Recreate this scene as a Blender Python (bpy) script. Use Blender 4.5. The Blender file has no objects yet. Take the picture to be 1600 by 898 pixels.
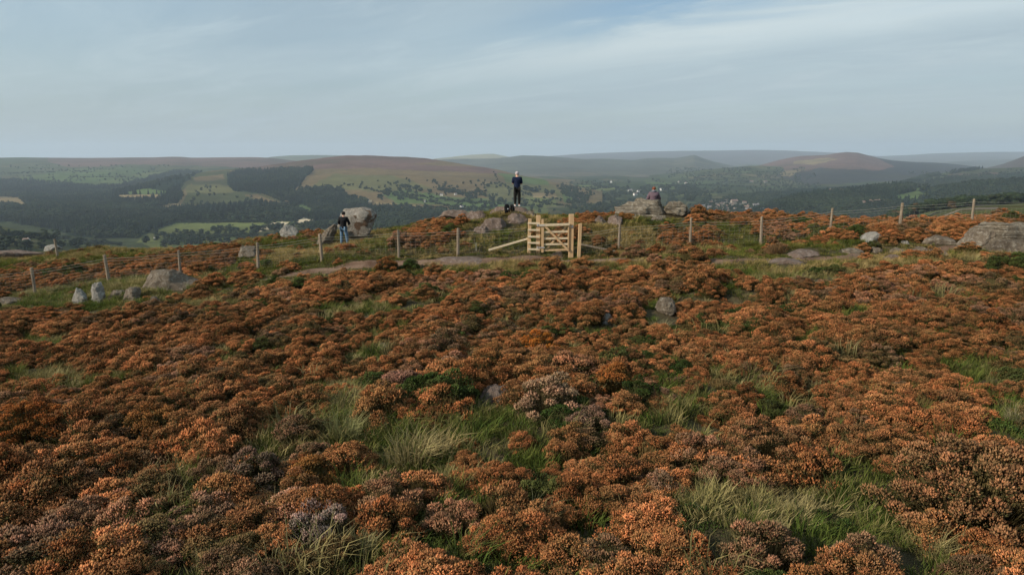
import bpy, bmesh, math, random
import numpy as np
from mathutils import Vector, Matrix, Euler, noise as mnoise
R = math.radians
random.seed(7)
rng = np.random.default_rng(11)
sc = bpy.context.scene
# ------------------------------------------------------------------ camera
FP = 1067.0                    # focal length in pixels of the 1600 px wide photograph
HZ = 240.0                     # row of the true horizon
TH = math.atan((449.0 - HZ) / FP)
CT, ST = math.cos(TH), math.sin(TH)
cam_d = bpy.data.cameras.new('camera')
cam_d.sensor_width = 36.0
cam_d.lens = 36.0 * FP / 1600.0
cam_d.clip_start = 0.3
cam_d.clip_end = 60000
cam = bpy.data.objects.new('camera', cam_d)
sc.collection.objects.link(cam)
cam.location = (0, 0, 0)
cam.rotation_euler = (math.pi / 2 - TH, 0, 0)
sc.camera = cam
# ------------------------------------------------------------------ light
SUN_EL = R(29)
sx, sy = -0.86, -0.40
n_ = math.hypot(sx, sy); sx /= n_; sy /= n_
sun_dir = Vector((sx * math.cos(SUN_EL), sy * math.cos(SUN_EL), math.sin(SUN_EL)))
sun_d = bpy.data.lights.new('sun', 'SUN')
sun_d.energy = 4.9
sun_d.angle = R(0.6)
sun_d.color = (1.0, 0.89, 0.74)
sun = bpy.data.objects.new('sun', sun_d)
sc.collection.objects.link(sun)
sun.rotation_euler = (-sun_dir).to_track_quat('-Z', 'Y').to_euler()
w = bpy.data.worlds.new('World'); sc.world = w; w.use_nodes = True
nt = w.node_tree; nt.nodes.clear()
def N(t, tree, **kw):
    n = tree.nodes.new(t)
    for k, v in kw.items(): setattr(n, k, v)
    return n
def mth(tree, op, a, b=None, clamp=False):
    n = N('ShaderNodeMath', tree, operation=op, use_clamp=clamp)
    for i, v in enumerate((a, b)):
        if v is None: continue
        if isinstance(v, (int, float)): n.inputs[i].default_value = v
        else: tree.links.new(v, n.inputs[i])
    return n.outputs[0]
def vmth(tree, op, a, b=None):
    n = N('ShaderNodeVectorMath', tree, operation=op)
    for i, v in enumerate((a, b)):
        if v is None: continue
        if isinstance(v, (tuple, list)): n.inputs[i].default_value = v
        else: tree.links.new(v, n.inputs[i])
    return n.outputs[0]
def mix(tree, f, a, b, mode='MIX'):
    n = N('ShaderNodeMix', tree, data_type='RGBA', blend_type=mode)
    for s, v in ((0, f), (6, a), (7, b)):
        if isinstance(v, (int, float)): n.inputs[s].default_value = v
        elif isinstance(v, (tuple, list)): n.inputs[s].default_value = (*v[:3], 1)
        else: tree.links.new(v, n.inputs[s])
    return n.outputs[2]
def ramp(tree, f, stops):
    n = N('ShaderNodeValToRGB', tree)
    e = n.color_ramp.elements
    while len(e) < len(stops): e.new(0.5)
    for el, (p, c) in zip(e, stops):
        el.position = p
        el.color = (c, c, c, 1) if isinstance(c, (int, float)) else (*c, 1)
    tree.links.new(f, n.inputs[0])
    return n.outputs[0]
def noise(tree, vec, scale, detail=4, rough=0.55, dist=0.0):
    n = N('ShaderNodeTexNoise', tree)
    n.inputs['Scale'].default_value = scale; n.inputs['Detail'].default_value = detail
    n.inputs['Roughness'].default_value = rough; n.inputs['Distortion'].default_value = dist
    if vec is not None: tree.links.new(vec, n.inputs['Vector'])
    return n.outputs[0]
sky = N('ShaderNodeTexSky', nt, sky_type='NISHITA', sun_disc=False, sun_elevation=SUN_EL,
        sun_rotation=math.atan2(sx, sy), air_density=1.0, dust_density=1.6, ozone_density=1.6)
tc = N('ShaderNodeTexCoord', nt)
sep = N('ShaderNodeSeparateXYZ', nt); nt.links.new(tc.outputs['Generated'], sep.inputs[0])
zc = mth(nt, 'ADD', mth(nt, 'MAXIMUM', sep.outputs[2], 0.0), 0.10)
comb = N('ShaderNodeCombineXYZ', nt)
nt.links.new(mth(nt, 'DIVIDE', sep.outputs[0], zc), comb.inputs[0])
nt.links.new(mth(nt, 'DIVIDE', sep.outputs[1], zc), comb.inputs[1])
mp = N('ShaderNodeMapping', nt); mp.inputs['Rotation'].default_value = (0, 0, R(38))
nt.links.new(comb.outputs[0], mp.inputs[0])
mp2 = N('ShaderNodeMapping', nt); mp2.inputs['Scale'].default_value = (0.38, 0.9, 1)
mp2.inputs['Location'].default_value = (3.1, 1.7, 0)
nt.links.new(mp.outputs[0], mp2.inputs[0])
nA = noise(nt, mp2.outputs[0], 0.55, 5, 0.5, 0.4)
nB = noise(nt, mp2.outputs[0], 2.2, 7, 0.62, 0.9)
cv = mth(nt, 'ADD', mth(nt, 'MULTIPLY', nA, 0.7), mth(nt, 'MULTIPLY', nB, 0.3))
cover = ramp(nt, cv, [(0.36, 0.55), (0.46, 0.78), (0.56, 0.92), (0.66, 1.0)])
sp_ = N('ShaderNodeSeparateXYZ', nt); nt.links.new(mp.outputs[0], sp_.inputs[0])
def bell(v, c, wd):
    q = mth(nt, 'DIVIDE', mth(nt, 'SUBTRACT', v, c), wd)
    return mth(nt, 'POWER', 2.718, mth(nt, 'MULTIPLY', mth(nt, 'MULTIPLY', q, q), -1.0))
yw = mth(nt, 'ADD', sp_.outputs[1], mth(nt, 'MULTIPLY', mth(nt, 'SUBTRACT', nB, 0.5), 0.9))
gap = mth(nt, 'MULTIPLY', bell(yw, 2.92, 0.30), bell(sp_.outputs[0], -1.35, 1.0))
cover = mth(nt, 'SUBTRACT', cover, mth(nt, 'MULTIPLY', gap, 0.85), True)
band = mth(nt, 'MULTIPLY', bell(yw, 3.62, 0.38), bell(sp_.outputs[0], -1.3, 2.2))
hgt = ramp(nt, sep.outputs[2], [(0.0, 0.94), (0.10, 0.6), (0.20, 0.0)])
cover = mth(nt, 'MAXIMUM', cover, hgt)
shade = noise(nt, mp2.outputs[0], 1.0, 6, 0.6, 0.6)
ccol = mix(nt, ramp(nt, shade, [(0.36, 0.0), (0.66, 1.0)]), (4.0, 5.15, 5.9), (5.0, 6.2, 6.75))
ccol = mix(nt, band, ccol, (6.5, 7.4, 7.6))
ccol = mix(nt, mth(nt, 'MULTIPLY', ramp(nt, nB, [(0.50, 0.0), (0.68, 1.0)]), 0.4), ccol, (6.2, 7.3, 7.7))
ccol = mix(nt, ramp(nt, sep.outputs[2], [(0.0, 0.95), (0.16, 0.0)]), ccol, (4.5, 5.25, 5.6))
blue = mix(nt, 1.0, sky.outputs[0], (1.2, 1.28, 1.28), 'MULTIPLY')
skyc = mix(nt, cover, blue, ccol)
bg = N('ShaderNodeBackground', nt); bg.inputs['Strength'].default_value = 0.10
nt.links.new(skyc, bg.inputs['Color'])
wo = N('ShaderNodeOutputWorld', nt); nt.links.new(bg.outputs[0], wo.inputs['Surface'])
sc.view_settings.view_transform = 'Standard'
sc.view_settings.look = 'None'
sc.view_settings.exposure = 0.0
sc.view_settings.gamma = 1.0
sc.view_settings.use_curve_mapping = False
sc.cycles.use_denoising = True
sc.cycles.max_bounces = 6
sc.cycles.diffuse_bounces = 3
sc.cycles.transmission_bounces = 3
sc.cycles.volume_bounces = 1
sc.cycles.use_adaptive_sampling = True
sc.cycles.adaptive_threshold = 0.02
# ------------------------------------------------------------------ numeric helpers
def project(x, y, z):
    d = y * CT - z * ST
    v = y * ST + z * CT
    return 800 + FP * x / d, 449 - FP * v / d
def ray(px, py):
    a = (np.asarray(px, float) - 800) / FP; b = (449 - np.asarray(py, float)) / FP
    return a, CT + b * ST, -ST + b * CT
def unproj(px, py, Y):
    rx, ry, rz = ray(px, py)
    t = np.asarray(Y, float) / ry
    return rx * t, ry * t, rz * t
def hsh(ix, iy, seed):
    h = (ix.astype(np.int64) * 374761393 + iy.astype(np.int64) * 668265263 + seed * 1442695041) & 0xFFFFFFFF
    h = ((h ^ (h >> 13)) * 1274126177) & 0xFFFFFFFF
    h = h ^ (h >> 16)
    return (h & 0xFFFFFF) / float(0xFFFFFF)
def vnoise(x, y, seed=0):
    x = np.asarray(x, float); y = np.asarray(y, float)
    xi = np.floor(x); yi = np.floor(y)
    fx = x - xi; fy = y - yi
    fx = fx * fx * fx * (fx * (fx * 6 - 15) + 10); fy = fy * fy * fy * (fy * (fy * 6 - 15) + 10)
    a = hsh(xi, yi, seed); b = hsh(xi + 1, yi, seed); c = hsh(xi, yi + 1, seed); d = hsh(xi + 1, yi + 1, seed)
    return (a * (1 - fx) + b * fx) * (1 - fy) + (c * (1 - fx) + d * fx) * fy
def fbm(x, y, seed=0, oct=4):
    s = 0; a = 0.5; t = 0; f = 1.0
    for k in range(oct):
        s = s + a * (vnoise(x * f + 17.3 * k, y * f - 9.1 * k, seed + k) - 0.5); t += a; a *= 0.5; f *= 2.03
    return s / t * 2     # about -1..1
def in_poly(px, py, poly):
    px = np.asarray(px); py = np.asarray(py)
    ins = np.zeros(px.shape, bool)
    n = len(poly)
    for i in range(n):
        x0, y0 = poly[i]; x1, y1 = poly[(i + 1) % n]
        if y0 == y1: continue
        c = ((y0 > py) != (y1 > py)) & (px < (x1 - x0) * (py - y0) / (y1 - y0) + x0)
        ins ^= c
    return ins
# ------------------------------------------------------------------ materials
def mat(name):
    m = bpy.data.materials.new(name); m.use_nodes = True
    t = m.node_tree; t.nodes.clear()
    o = N('ShaderNodeOutputMaterial', t)
    b = N('ShaderNodeBsdfPrincipled', t)
    b.inputs['Roughness'].default_value = 0.9
    b.inputs['Specular IOR Level'].default_value = 0.15
    t.links.new(b.outputs[0], o.inputs[0])
    return m, t, b
def bump(t, b, h, strength, dist):
    n = N('ShaderNodeBump', t); n.inputs['Strength'].default_value = strength; n.inputs['Distance'].default_value = dist
    t.links.new(h, n.inputs['Height']); t.links.new(n.outputs[0], b.inputs['Normal'])
def setc(t, b, c, name='Base Color'):
    if isinstance(c, (tuple, list)): b.inputs[name].default_value = (*c[:3], 1)
    else: t.links.new(c, b.inputs[name])
def pos(t): return N('ShaderNodeNewGeometry', t).outputs['Position']
def objc(t): return N('ShaderNodeTexCoord', t).outputs['Object']
def tintn(t):
    a = N('ShaderNodeAttribute', t, attribute_type='INSTANCER', attribute_name='tint'); return a.outputs['Color']
def coln(t):
    a = N('ShaderNodeAttribute', t, attribute_type='GEOMETRY', attribute_name='Col')
    s = N('ShaderNodeSeparateColor', t); t.links.new(a.outputs['Color'], s.inputs[0]); return s.outputs
def leafy(m, t, b, c, trans):
    """diffuse + translucent leaf shading"""
    setc(t, b, c)
    tr = N('ShaderNodeBsdfTranslucent', t)
    if isinstance(c, (tuple, list)): tr.inputs[0].default_value = (*c[:3], 1)
    else: t.links.new(c, tr.inputs[0])
    ms = N('ShaderNodeMixShader', t); ms.inputs[0].default_value = trans
    t.links.new(b.outputs[0], ms.inputs[1]); t.links.new(tr.outputs[0], ms.inputs[2])
    out = [n for n in t.nodes if n.type == 'OUTPUT_MATERIAL'][0]
    t.links.new(ms.outputs[0], out.inputs[0])
M = {}
# heather: Col.r brightness, Col.g how far out on the sprig, Col.b hue jitter
m, t, b = mat('heather_flowers'); M['heather'] = m
s = coln(t)
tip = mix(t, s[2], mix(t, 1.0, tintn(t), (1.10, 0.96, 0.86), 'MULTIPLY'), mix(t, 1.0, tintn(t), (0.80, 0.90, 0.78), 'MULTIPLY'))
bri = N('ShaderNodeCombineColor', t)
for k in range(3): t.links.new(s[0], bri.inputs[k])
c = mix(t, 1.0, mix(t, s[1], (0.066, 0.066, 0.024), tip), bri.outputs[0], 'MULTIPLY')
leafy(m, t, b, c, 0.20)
m, t, b = mat('grass_blades'); M['grass'] = m
s = coln(t)
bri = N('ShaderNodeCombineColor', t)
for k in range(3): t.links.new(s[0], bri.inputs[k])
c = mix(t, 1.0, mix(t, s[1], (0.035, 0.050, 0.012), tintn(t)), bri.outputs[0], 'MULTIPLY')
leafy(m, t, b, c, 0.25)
m, t, b = mat('tree_leaves'); M['leaves'] = m
s = coln(t)
bri = N('ShaderNodeCombineColor', t)
for k in range(3): t.links.new(s[0], bri.inputs[k])
leafy(m, t, b, mix(t, 1.0, tintn(t), bri.outputs[0], 'MULTIPLY'), 0.1)
m, t, b = mat('bark'); M['bark'] = m
p = objc(t); setc(t, b, mix(t, noise(t, p, 3, 5), (0.05, 0.038, 0.025), (0.12, 0.1, 0.075)))
# moorland soil and turf
m, t, b = mat('moor_turf'); M['moor'] = m
p = pos(t)
n1 = noise(t, p, 0.35, 5, 0.6); n2 = noise(t, p, 6.0, 5, 0.65); n3 = noise(t, p, 40, 3, 0.6)
c = mix(t, ramp(t, n1, [(0.38, 0.0), (0.62, 1.0)]), (0.052, 0.050, 0.022), (0.115, 0.092, 0.048))
c = mix(t, ramp(t, n2, [(0.42, 0.0), (0.62, 0.85)]), c, (0.095, 0.062, 0.034))
c = mix(t, ramp(t, n3, [(0.3, 0.55), (0.7, 0.0)]), c, (0.02, 0.022, 0.01))
setc(t, b, c); bump(t, b, mth(t, 'ADD', n2, mth(t, 'MULTIPLY', n3, 0.4)), 0.9, 0.12)
m, t, b = mat('trodden_earth'); M['path'] = m
p = pos(t)
n1 = noise(t, p, 1.3, 5, 0.6); n2 = noise(t, p, 14, 6, 0.7)
c = mix(t, ramp(t, n1, [(0.35, 0.0), (0.65, 1.0)]), (0.095, 0.052, 0.032), (0.215, 0.140, 0.095))
c = mix(t, ramp(t, n2, [(0.55, 0.0), (0.75, 0.6)]), c, (0.30, 0.25, 0.20))
setc(t, b, c); bump(t, b, n2, 0.7, 0.05)
def rock_mat(name, dark, light, lichen, stain=None, stain_amt=0.0, strata=0.0):
    m, t, b = mat(name)
    p = objc(t)
    n1 = noise(t, p, 1.6, 6, 0.65, 0.3); n2 = noise(t, p, 7.0, 6, 0.7); n3 = noise(t, p, 38, 4, 0.7)
    c = mix(t, ramp(t, n1, [(0.3, 0.0), (0.7, 1.0)]), dark, light)
    c = mix(t, ramp(t, n2, [(0.50, 0.0), (0.66, 0.75)]), c, lichen)
    c = mix(t, ramp(t, n3, [(0.35, 0.5), (0.55, 0.0)]), c, tuple(v * 0.35 for v in dark))
    pit = noise(t, p, 3.2, 3, 0.5)
    c = mix(t, ramp(t, pit, [(0.60, 0.0), (0.72, 0.55)]), c, tuple(v * 0.45 for v in dark))
    if stain:
        sn = noise(t, p, 1.1, 4, 0.6, 0.5)
        c = mix(t, ramp(t, sn, [(0.60 - stain_amt, 0.0), (0.64 - stain_amt, 0.85)]), c, stain)
    h = mth(t, 'ADD', mth(t, 'MULTIPLY', n2, 1.0), mth(t, 'MULTIPLY', n3, 0.35))
    if strata:
        mpn = N('ShaderNodeMapping', t); mpn.inputs['Scale'].default_value = (0.35, 0.35, 5.0)
        t.links.new(p, mpn.inputs[0])
        ns = noise(t, mpn.outputs[0], 1.6, 4, 0.6, 0.6)
        c = mix(t, ramp(t, ns, [(0.40, strata), (0.46, 0.0)]), c, tuple(v * 0.3 for v in dark))
        h = mth(t, 'ADD', h, mth(t, 'MULTIPLY', ns, 2.5))
    setc(t, b, c); bump(t, b, h, 1.0, 0.14)
    return m
M['grit'] = rock_mat('gritstone', (0.105, 0.080, 0.058), (0.27, 0.220, 0.165), (0.44, 0.395, 0.32))
M['grit_rust'] = rock_mat('gritstone_rusty', (0.20, 0.175, 0.145), (0.40, 0.365, 0.315), (0.56, 0.53, 0.47), (0.105, 0.055, 0.028), 0.05)
M['grit_strata'] = rock_mat('gritstone_layered', (0.17, 0.138, 0.100), (0.33, 0.28, 0.21), (0.50, 0.46, 0.38), None, 0, 0.5)
M['grit_pale'] = rock_mat('gritstone_pale', (0.22, 0.20, 0.17), (0.40, 0.38, 0.34), (0.58, 0.56, 0.51))
M['grit_pink'] = rock_mat('gritstone_worn', (0.15, 0.108, 0.085), (0.26, 0.195, 0.160), (0.36, 0.30, 0.26))
def wood_mat(name, a, b_, c_):
    m, t, b = mat(name)
    p = objc(t)
    mpn = N('ShaderNodeMapping', t); mpn.inputs['Scale'].default_value = (9, 9, 0.8); t.links.new(p, mpn.inputs[0])
    g = noise(t, mpn.outputs[0], 3.0, 6, 0.7, 0.6); k = noise(t, p, 2.2, 4, 0.6)
    c = mix(t, ramp(t, g, [(0.3, 0.0), (0.7, 1.0)]), a, b_)
    c = mix(t, ramp(t, k, [(0.5, 0.0), (0.7, 0.6)]), c, c_)
    setc(t, b, c); b.inputs['Roughness'].default_value = 0.8
    bump(t, b, g, 0.5, 0.01)
    return m
M['oldwood'] = wood_mat('weathered_post_wood', (0.13, 0.095, 0.065), (0.34, 0.275, 0.205), (0.20, 0.17, 0.11))
M['newwood'] = wood_mat('fresh_sawn_oak', (0.40, 0.255, 0.13), (0.60, 0.42, 0.245), (0.46, 0.30, 0.165))
M['palewood'] = wood_mat('pale_sawn_rail', (0.48, 0.37, 0.24), (0.68, 0.57, 0.40), (0.52, 0.41, 0.27))
def flat(name, col, rough=0.85, var=0.25, scale=20, metal=0.0):
    m, t, b = mat(name)
    p = objc(t); n = noise(t, p, scale, 4, 0.6)
    setc(t, b, mix(t, n, tuple(v * (1 - var) for v in col), tuple(min(1, v * (1 + var)) for v in col)))
    b.inputs['Roughness'].default_value = rough; b.inputs['Metallic'].default_value = metal
    bump(t, b, n, 0.3, 0.01)
    M[name] = m; return m
flat('galvanised_wire', (0.38, 0.36, 0.31), 0.6, 0.2, 5, 0.2)
flat('galvanised_steel', (0.60, 0.60, 0.60), 0.4, 0.15, 9, 0.7)
flat('skin', (0.62, 0.36, 0.26), 0.6, 0.1)
flat('hair_dark', (0.015, 0.012, 0.01), 0.6)
flat('hair_red', (0.17, 0.055, 0.03), 0.6)
flat('knit_black', (0.008, 0.008, 0.010))
flat('knit_navy', (0.008, 0.014, 0.040))
flat('denim', (0.10, 0.165, 0.24), 0.85, 0.45, 9)
flat('trousers_black', (0.014, 0.014, 0.012))
flat('cap_pale', (0.42, 0.38, 0.40), 0.8, 0.1)
flat('shoe_white', (0.75, 0.75, 0.74), 0.6, 0.1)
flat('shoe_brown', (0.10, 0.06, 0.035), 0.7)
flat('jacket_plum', (0.125, 0.085, 0.105), 0.6, 0.2, 12)
flat('scarf_grey', (0.14, 0.14, 0.17), 0.9)
flat('bag_black', (0.006, 0.006, 0.007), 0.6)
flat('eye_white', (0.8, 0.8, 0.8), 0.4, 0.02)
flat('house_stone', (0.27, 0.235, 0.19), 0.9, 0.2, 1)
flat('house_white', (0.64, 0.62, 0.58), 0.9, 0.05, 1)
flat('roof_slate', (0.16, 0.145, 0.145), 0.8, 0.2, 1)
flat('roof_tile', (0.20, 0.135, 0.11), 0.8, 0.2, 1)
flat('window_dark', (0.03, 0.035, 0.04), 0.2, 0.1, 1)
flat('drystone', (0.13, 0.115, 0.095), 0.95, 0.4, 1.2)
# far land
m, t, b = mat('far_land'); M['land'] = m
a = N('ShaderNodeAttribute', t, attribute_type='GEOMETRY', attribute_name='Col')
p = pos(t)
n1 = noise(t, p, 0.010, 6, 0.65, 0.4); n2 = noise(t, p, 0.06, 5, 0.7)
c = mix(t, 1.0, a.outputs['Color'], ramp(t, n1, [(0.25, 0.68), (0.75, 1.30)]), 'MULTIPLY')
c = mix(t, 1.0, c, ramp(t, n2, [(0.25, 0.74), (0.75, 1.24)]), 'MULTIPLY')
setc(t, b, c); b.inputs['Roughness'].default_value = 1.0; b.inputs['Specular IOR Level'].default_value = 0.0
# ------------------------------------------------------------------ mesh helpers
def mk_mesh(name, V, F, mats=(), col=None, midx=None, smooth=False):
    V = np.asarray(V, np.float32); F = np.asarray(F, np.int32)
    k = F.shape[1]
    me = bpy.data.meshes.new(name)
    me.vertices.add(len(V)); me.vertices.foreach_set('co', V.ravel())
    me.loops.add(F.size); me.loops.foreach_set('vertex_index', F.ravel())
    me.polygons.add(len(F))
    me.polygons.foreach_set('loop_start', np.arange(0, F.size, k, dtype=np.int32))
    me.polygons.foreach_set('loop_total', np.full(len(F), k, np.int32))
    if midx is not None: me.polygons.foreach_set('material_index', np.asarray(midx, np.int32))
    if smooth: me.polygons.foreach_set('use_smooth', np.ones(len(F), bool))
    me.update(calc_edges=True)
    for m_ in mats: me.materials.append(m_)
    if col is not None:
        ca = me.color_attributes.new('Col', 'FLOAT_COLOR', 'POINT')
        c4 = np.ones((len(V), 4), np.float32); c4[:, :3] = col
        ca.data.foreach_set('color', c4.ravel())
    return me
def link(name, me, parent=None, loc=None, rot=None, scale=None):
    o = bpy.data.objects.new(name, me); sc.collection.objects.link(o)
    if parent is not None: o.parent = parent
    if loc is not None: o.location = loc
    if rot is not None: o.rotation_euler = rot
    if scale is not None: o.scale = scale
    return o
def tag(o, label=None, cat=None, group=None, kind=None):
    if label: o['label'] = label
    if cat: o['category'] = cat
    if group: o['group'] = group
    if kind: o['kind'] = kind
    return o
def bm_obj(name, bm, m, parent=None, loc=None, rot=None, smooth=True):
    me = bpy.data.meshes.new(name)
    if smooth:
        for f in bm.faces: f.smooth = True
    bm.to_mesh(me); bm.free()
    for mm in (m if isinstance(m, (list, tuple)) else [m]): me.materials.append(mm)
    return link(name, me, parent, loc, rot)
def bm_box(bm, cx, cy, cz, dx, dy, dz, bev=0.0, mtx=None, jit=0.0):
    r = bmesh.ops.create_cube(bm, size=1.0)
    vs = r['verts']
    for v in vs:
        v.co = Vector((v.co.x * dx, v.co.y * dy, v.co.z * dz))
        if jit: v.co += Vector((random.uniform(-jit, jit), random.uniform(-jit, jit), random.uniform(-jit, jit)))
    if bev:
        es = list({e for v in vs for e in v.link_edges})
        g = bmesh.ops.bevel(bm, geom=es, offset=bev, segments=2, affect='EDGES', profile=0.6)
        vs = list({v for f in g['faces'] for v in f.verts} | {v for v in vs if v.is_valid})
    T = Matrix.Translation((cx, cy, cz))
    if mtx is not None: T = mtx @ T if False else Matrix.Translation((cx, cy, cz)) @ mtx
    for v in vs: v.co = T @ v.co
    return vs
def bm_beam(bm, p0, p1, wx, wz, bev=0.004):
    """rectangular timber from p0 to p1"""
    p0 = Vector(p0); p1 = Vector(p1); d = p1 - p0; L = d.length
    q = d.to_track_quat('Z', 'Y').to_matrix().to_4x4()
    c = (p0 + p1) / 2
    return bm_box(bm, c.x, c.y, c.z, wx, wz, L, bev, q, 0.002)
def bm_tube(bm, pts, r, n=5, taper=None):
    rings = []
    for i, p in enumerate(pts):
        p = Vector(p)
        d = (Vector(pts[min(i + 1, len(pts) - 1)]) - Vector(pts[max(i - 1, 0)])).normalized()
        a = d.orthogonal().normalized(); bq = d.cross(a)
        rr = r if taper is None else taper[i]
        rings.append([bm.verts.new(p + (a * math.cos(2 * math.pi * k / n) + bq * math.sin(2 * math.pi * k / n)) * rr) for k in range(n)])
    for i in range(len(rings) - 1):
        for k in range(n):
            bm.faces.new((rings[i][k], rings[i][(k + 1) % n], rings[i + 1][(k + 1) % n], rings[i + 1][k]))
    bm.faces.new(rings[0][::-1]); bm.faces.new(rings[-1])
# ------------------------------------------------------------------ near ground
cp = []
def C(px, py, Y, dz=0.0):
    x, y, z = unproj(px, py, Y); cp.append((float(x), float(y), float(z) + dz))
POSTS = [(-60, 470), (55, 460), (172, 448), (282, 430), (403, 417), (503, 403), (623, 396), (715, 395), (822, 396),
         (905, 396), (966, 390), (1078, 387), (1189, 381), (1296, 373), (1404, 366), (1517, 361), (1640, 356)]
for px_, py_ in POSTS: C(px_, py_, 28.0)
for a_ in [(540, 380, 35.5), (808, 333, 34), (780, 345, 33), (860, 352, 32.5), (940, 357, 31), (1010, 345, 32),
           (0, 402, 42), (100, 396, 42), (250, 392, 40), (340, 388, 40), (420, 374, 40), (470, 368, 38), (600, 357, 40), (700, 349, 38),
           (800, 338, 36.5), (850, 346, 36.5), (900, 343, 36), (950, 336, 35), (1010, 326, 34.5), (1080, 333, 36), (1150, 344, 38),
           (1200, 350, 40), (1250, 352, 41), (1300, 352, 42), (1400, 351, 42), (1500, 347, 44), (1600, 346, 44)]: C(*a_)
cp += [(-10, 8, -4.75), (-5, 5, -4.35), (0, 5, -4.15), (5, 5, -3.95), (10, 8, -3.75), (0, 14, -4.2), (-14, 16, -5.2), (14, 16, -3.6),
       (0, 21, -4.2), (-18, 22, -5.65), (18, 22, -3.4), (0, -12, -4.2), (-25, -12, -6), (25, -12, -3), (-40, 30, -7.2), (40, 30, -2.2),
       (7, 24, -3.75), (-7, 24, -4.75), (45, 44, -3.4), (-45, 44, -7.5)]
cp = np.array(cp)
def _U(r2): return np.where(r2 > 1e-9, 0.5 * r2 * np.log(np.maximum(r2, 1e-9)), 0.0)
_n = len(cp)
_K = _U(((cp[:, None, :2] - cp[None, :, :2]) ** 2).sum(-1)) + np.eye(_n) * 1.5
_P = np.hstack([np.ones((_n, 1)), cp[:, :2]])
_A = np.zeros((_n + 3, _n + 3)); _A[:_n, :_n] = _K; _A[:_n, _n:] = _P; _A[_n:, :_n] = _P.T
_W = np.linalg.solve(_A, np.concatenate([cp[:, 2], [0, 0, 0]]))
CRX = np.array([-60, -32, -18, -10, -4, 0, 3, 7, 11, 17, 26, 60]); CRY = np.array([43, 43, 41, 40.5, 38.5, 37, 36.5, 36, 38, 42, 44, 45])
def base_h(x, y):
    x = np.asarray(x, float); y = np.asarray(y, float)
    sh = x.shape
    xs = np.clip(x.ravel(), -55, 55); ys = np.clip(y.ravel(), -20, 46)
    out = np.empty(xs.size)
    for i in range(0, xs.size, 20000):
        q = np.stack([xs[i:i + 20000], ys[i:i + 20000]], 1)
        r2 = ((q[:, None, :] - cp[None, :, :2]) ** 2).sum(-1)
        out[i:i + 20000] = _U(r2) @ _W[:_n] + _W[_n] + q @ _W[_n + 1:]
    out = out.reshape(sh)
    over = np.maximum(0, y - np.interp(x, CRX, CRY))
    return out - 0.55 * over ** 1.25 * np.where(x > 22, 0.6, 1.0)
GX = np.concatenate([-np.geomspace(6000, 46, 26), np.arange(-45, 45.01, 0.22), np.geomspace(46, 6000, 26)])
GY = np.concatenate([-np.geomspace(6000, 3, 26), np.arange(-2, 62.01, 0.22)])
gxx, gyy = np.meshgrid(GX, GY)
def hum(x, y):
    return 0.27 * fbm(x / 2.8, y / 2.8, 3, 3) + 0.07 * fbm(x / 0.8, y / 0.8, 9, 2)
gz = base_h(gxx, gyy) + hum(gxx, gyy) * (gyy > -3)
def H(x, y):
    """height of the ground sheet (bilinear on its own grid)"""
    x = np.asarray(x, float); y = np.asarray(y, float)
    i = np.clip(np.searchsorted(GX, x) - 1, 0, len(GX) - 2); j = np.clip(np.searchsorted(GY, y) - 1, 0, len(GY) - 2)
    fx = np.clip((x - GX[i]) / (GX[i + 1] - GX[i]), 0, 1); fy = np.clip((y - GY[j]) / (GY[j + 1] - GY[j]), 0, 1)
    return (gz[j, i] * (1 - fx) + gz[j, i + 1] * fx) * (1 - fy) + (gz[j + 1, i] * (1 - fx) + gz[j + 1, i + 1] * fx) * fy
def G(px, py, dz=0.0):
    """where the view through a photograph pixel meets the near ground"""
    rx, ry, rz = ray(px, py)
    t = np.arange(3, 60, 0.04)
    below = rz * t < H(rx * t, ry * t)
    k = np.argmax(below) if below.any() else len(t) - 1
    return Vector((float(rx * t[k]), float(ry * t[k]), float(H(rx * t[k], ry * t[k])) + dz))
def GYv(px, py, Y, dz=0.0):
    """point at depth Y on the ground under a pixel column"""
    x, y, z = unproj(px, py, Y)
    return Vector((float(x), float(y), float(H(x, y)) + dz))
ny, nx = gxx.shape
idx = np.arange(nx * ny).reshape(ny, nx)
Fq = np.stack([idx[:-1, :-1].ravel(), idx[:-1, 1:].ravel(), idx[1:, 1:].ravel(), idx[1:, :-1].ravel()], 1)
tag(link('moorland', mk_mesh('moorland', np.stack([gxx.ravel(), gyy.ravel(), gz.ravel()], 1), Fq, [M['moor']], smooth=True)),
    'rough green and brown moorland ground falling away at the edge', kind='structure')
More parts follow.
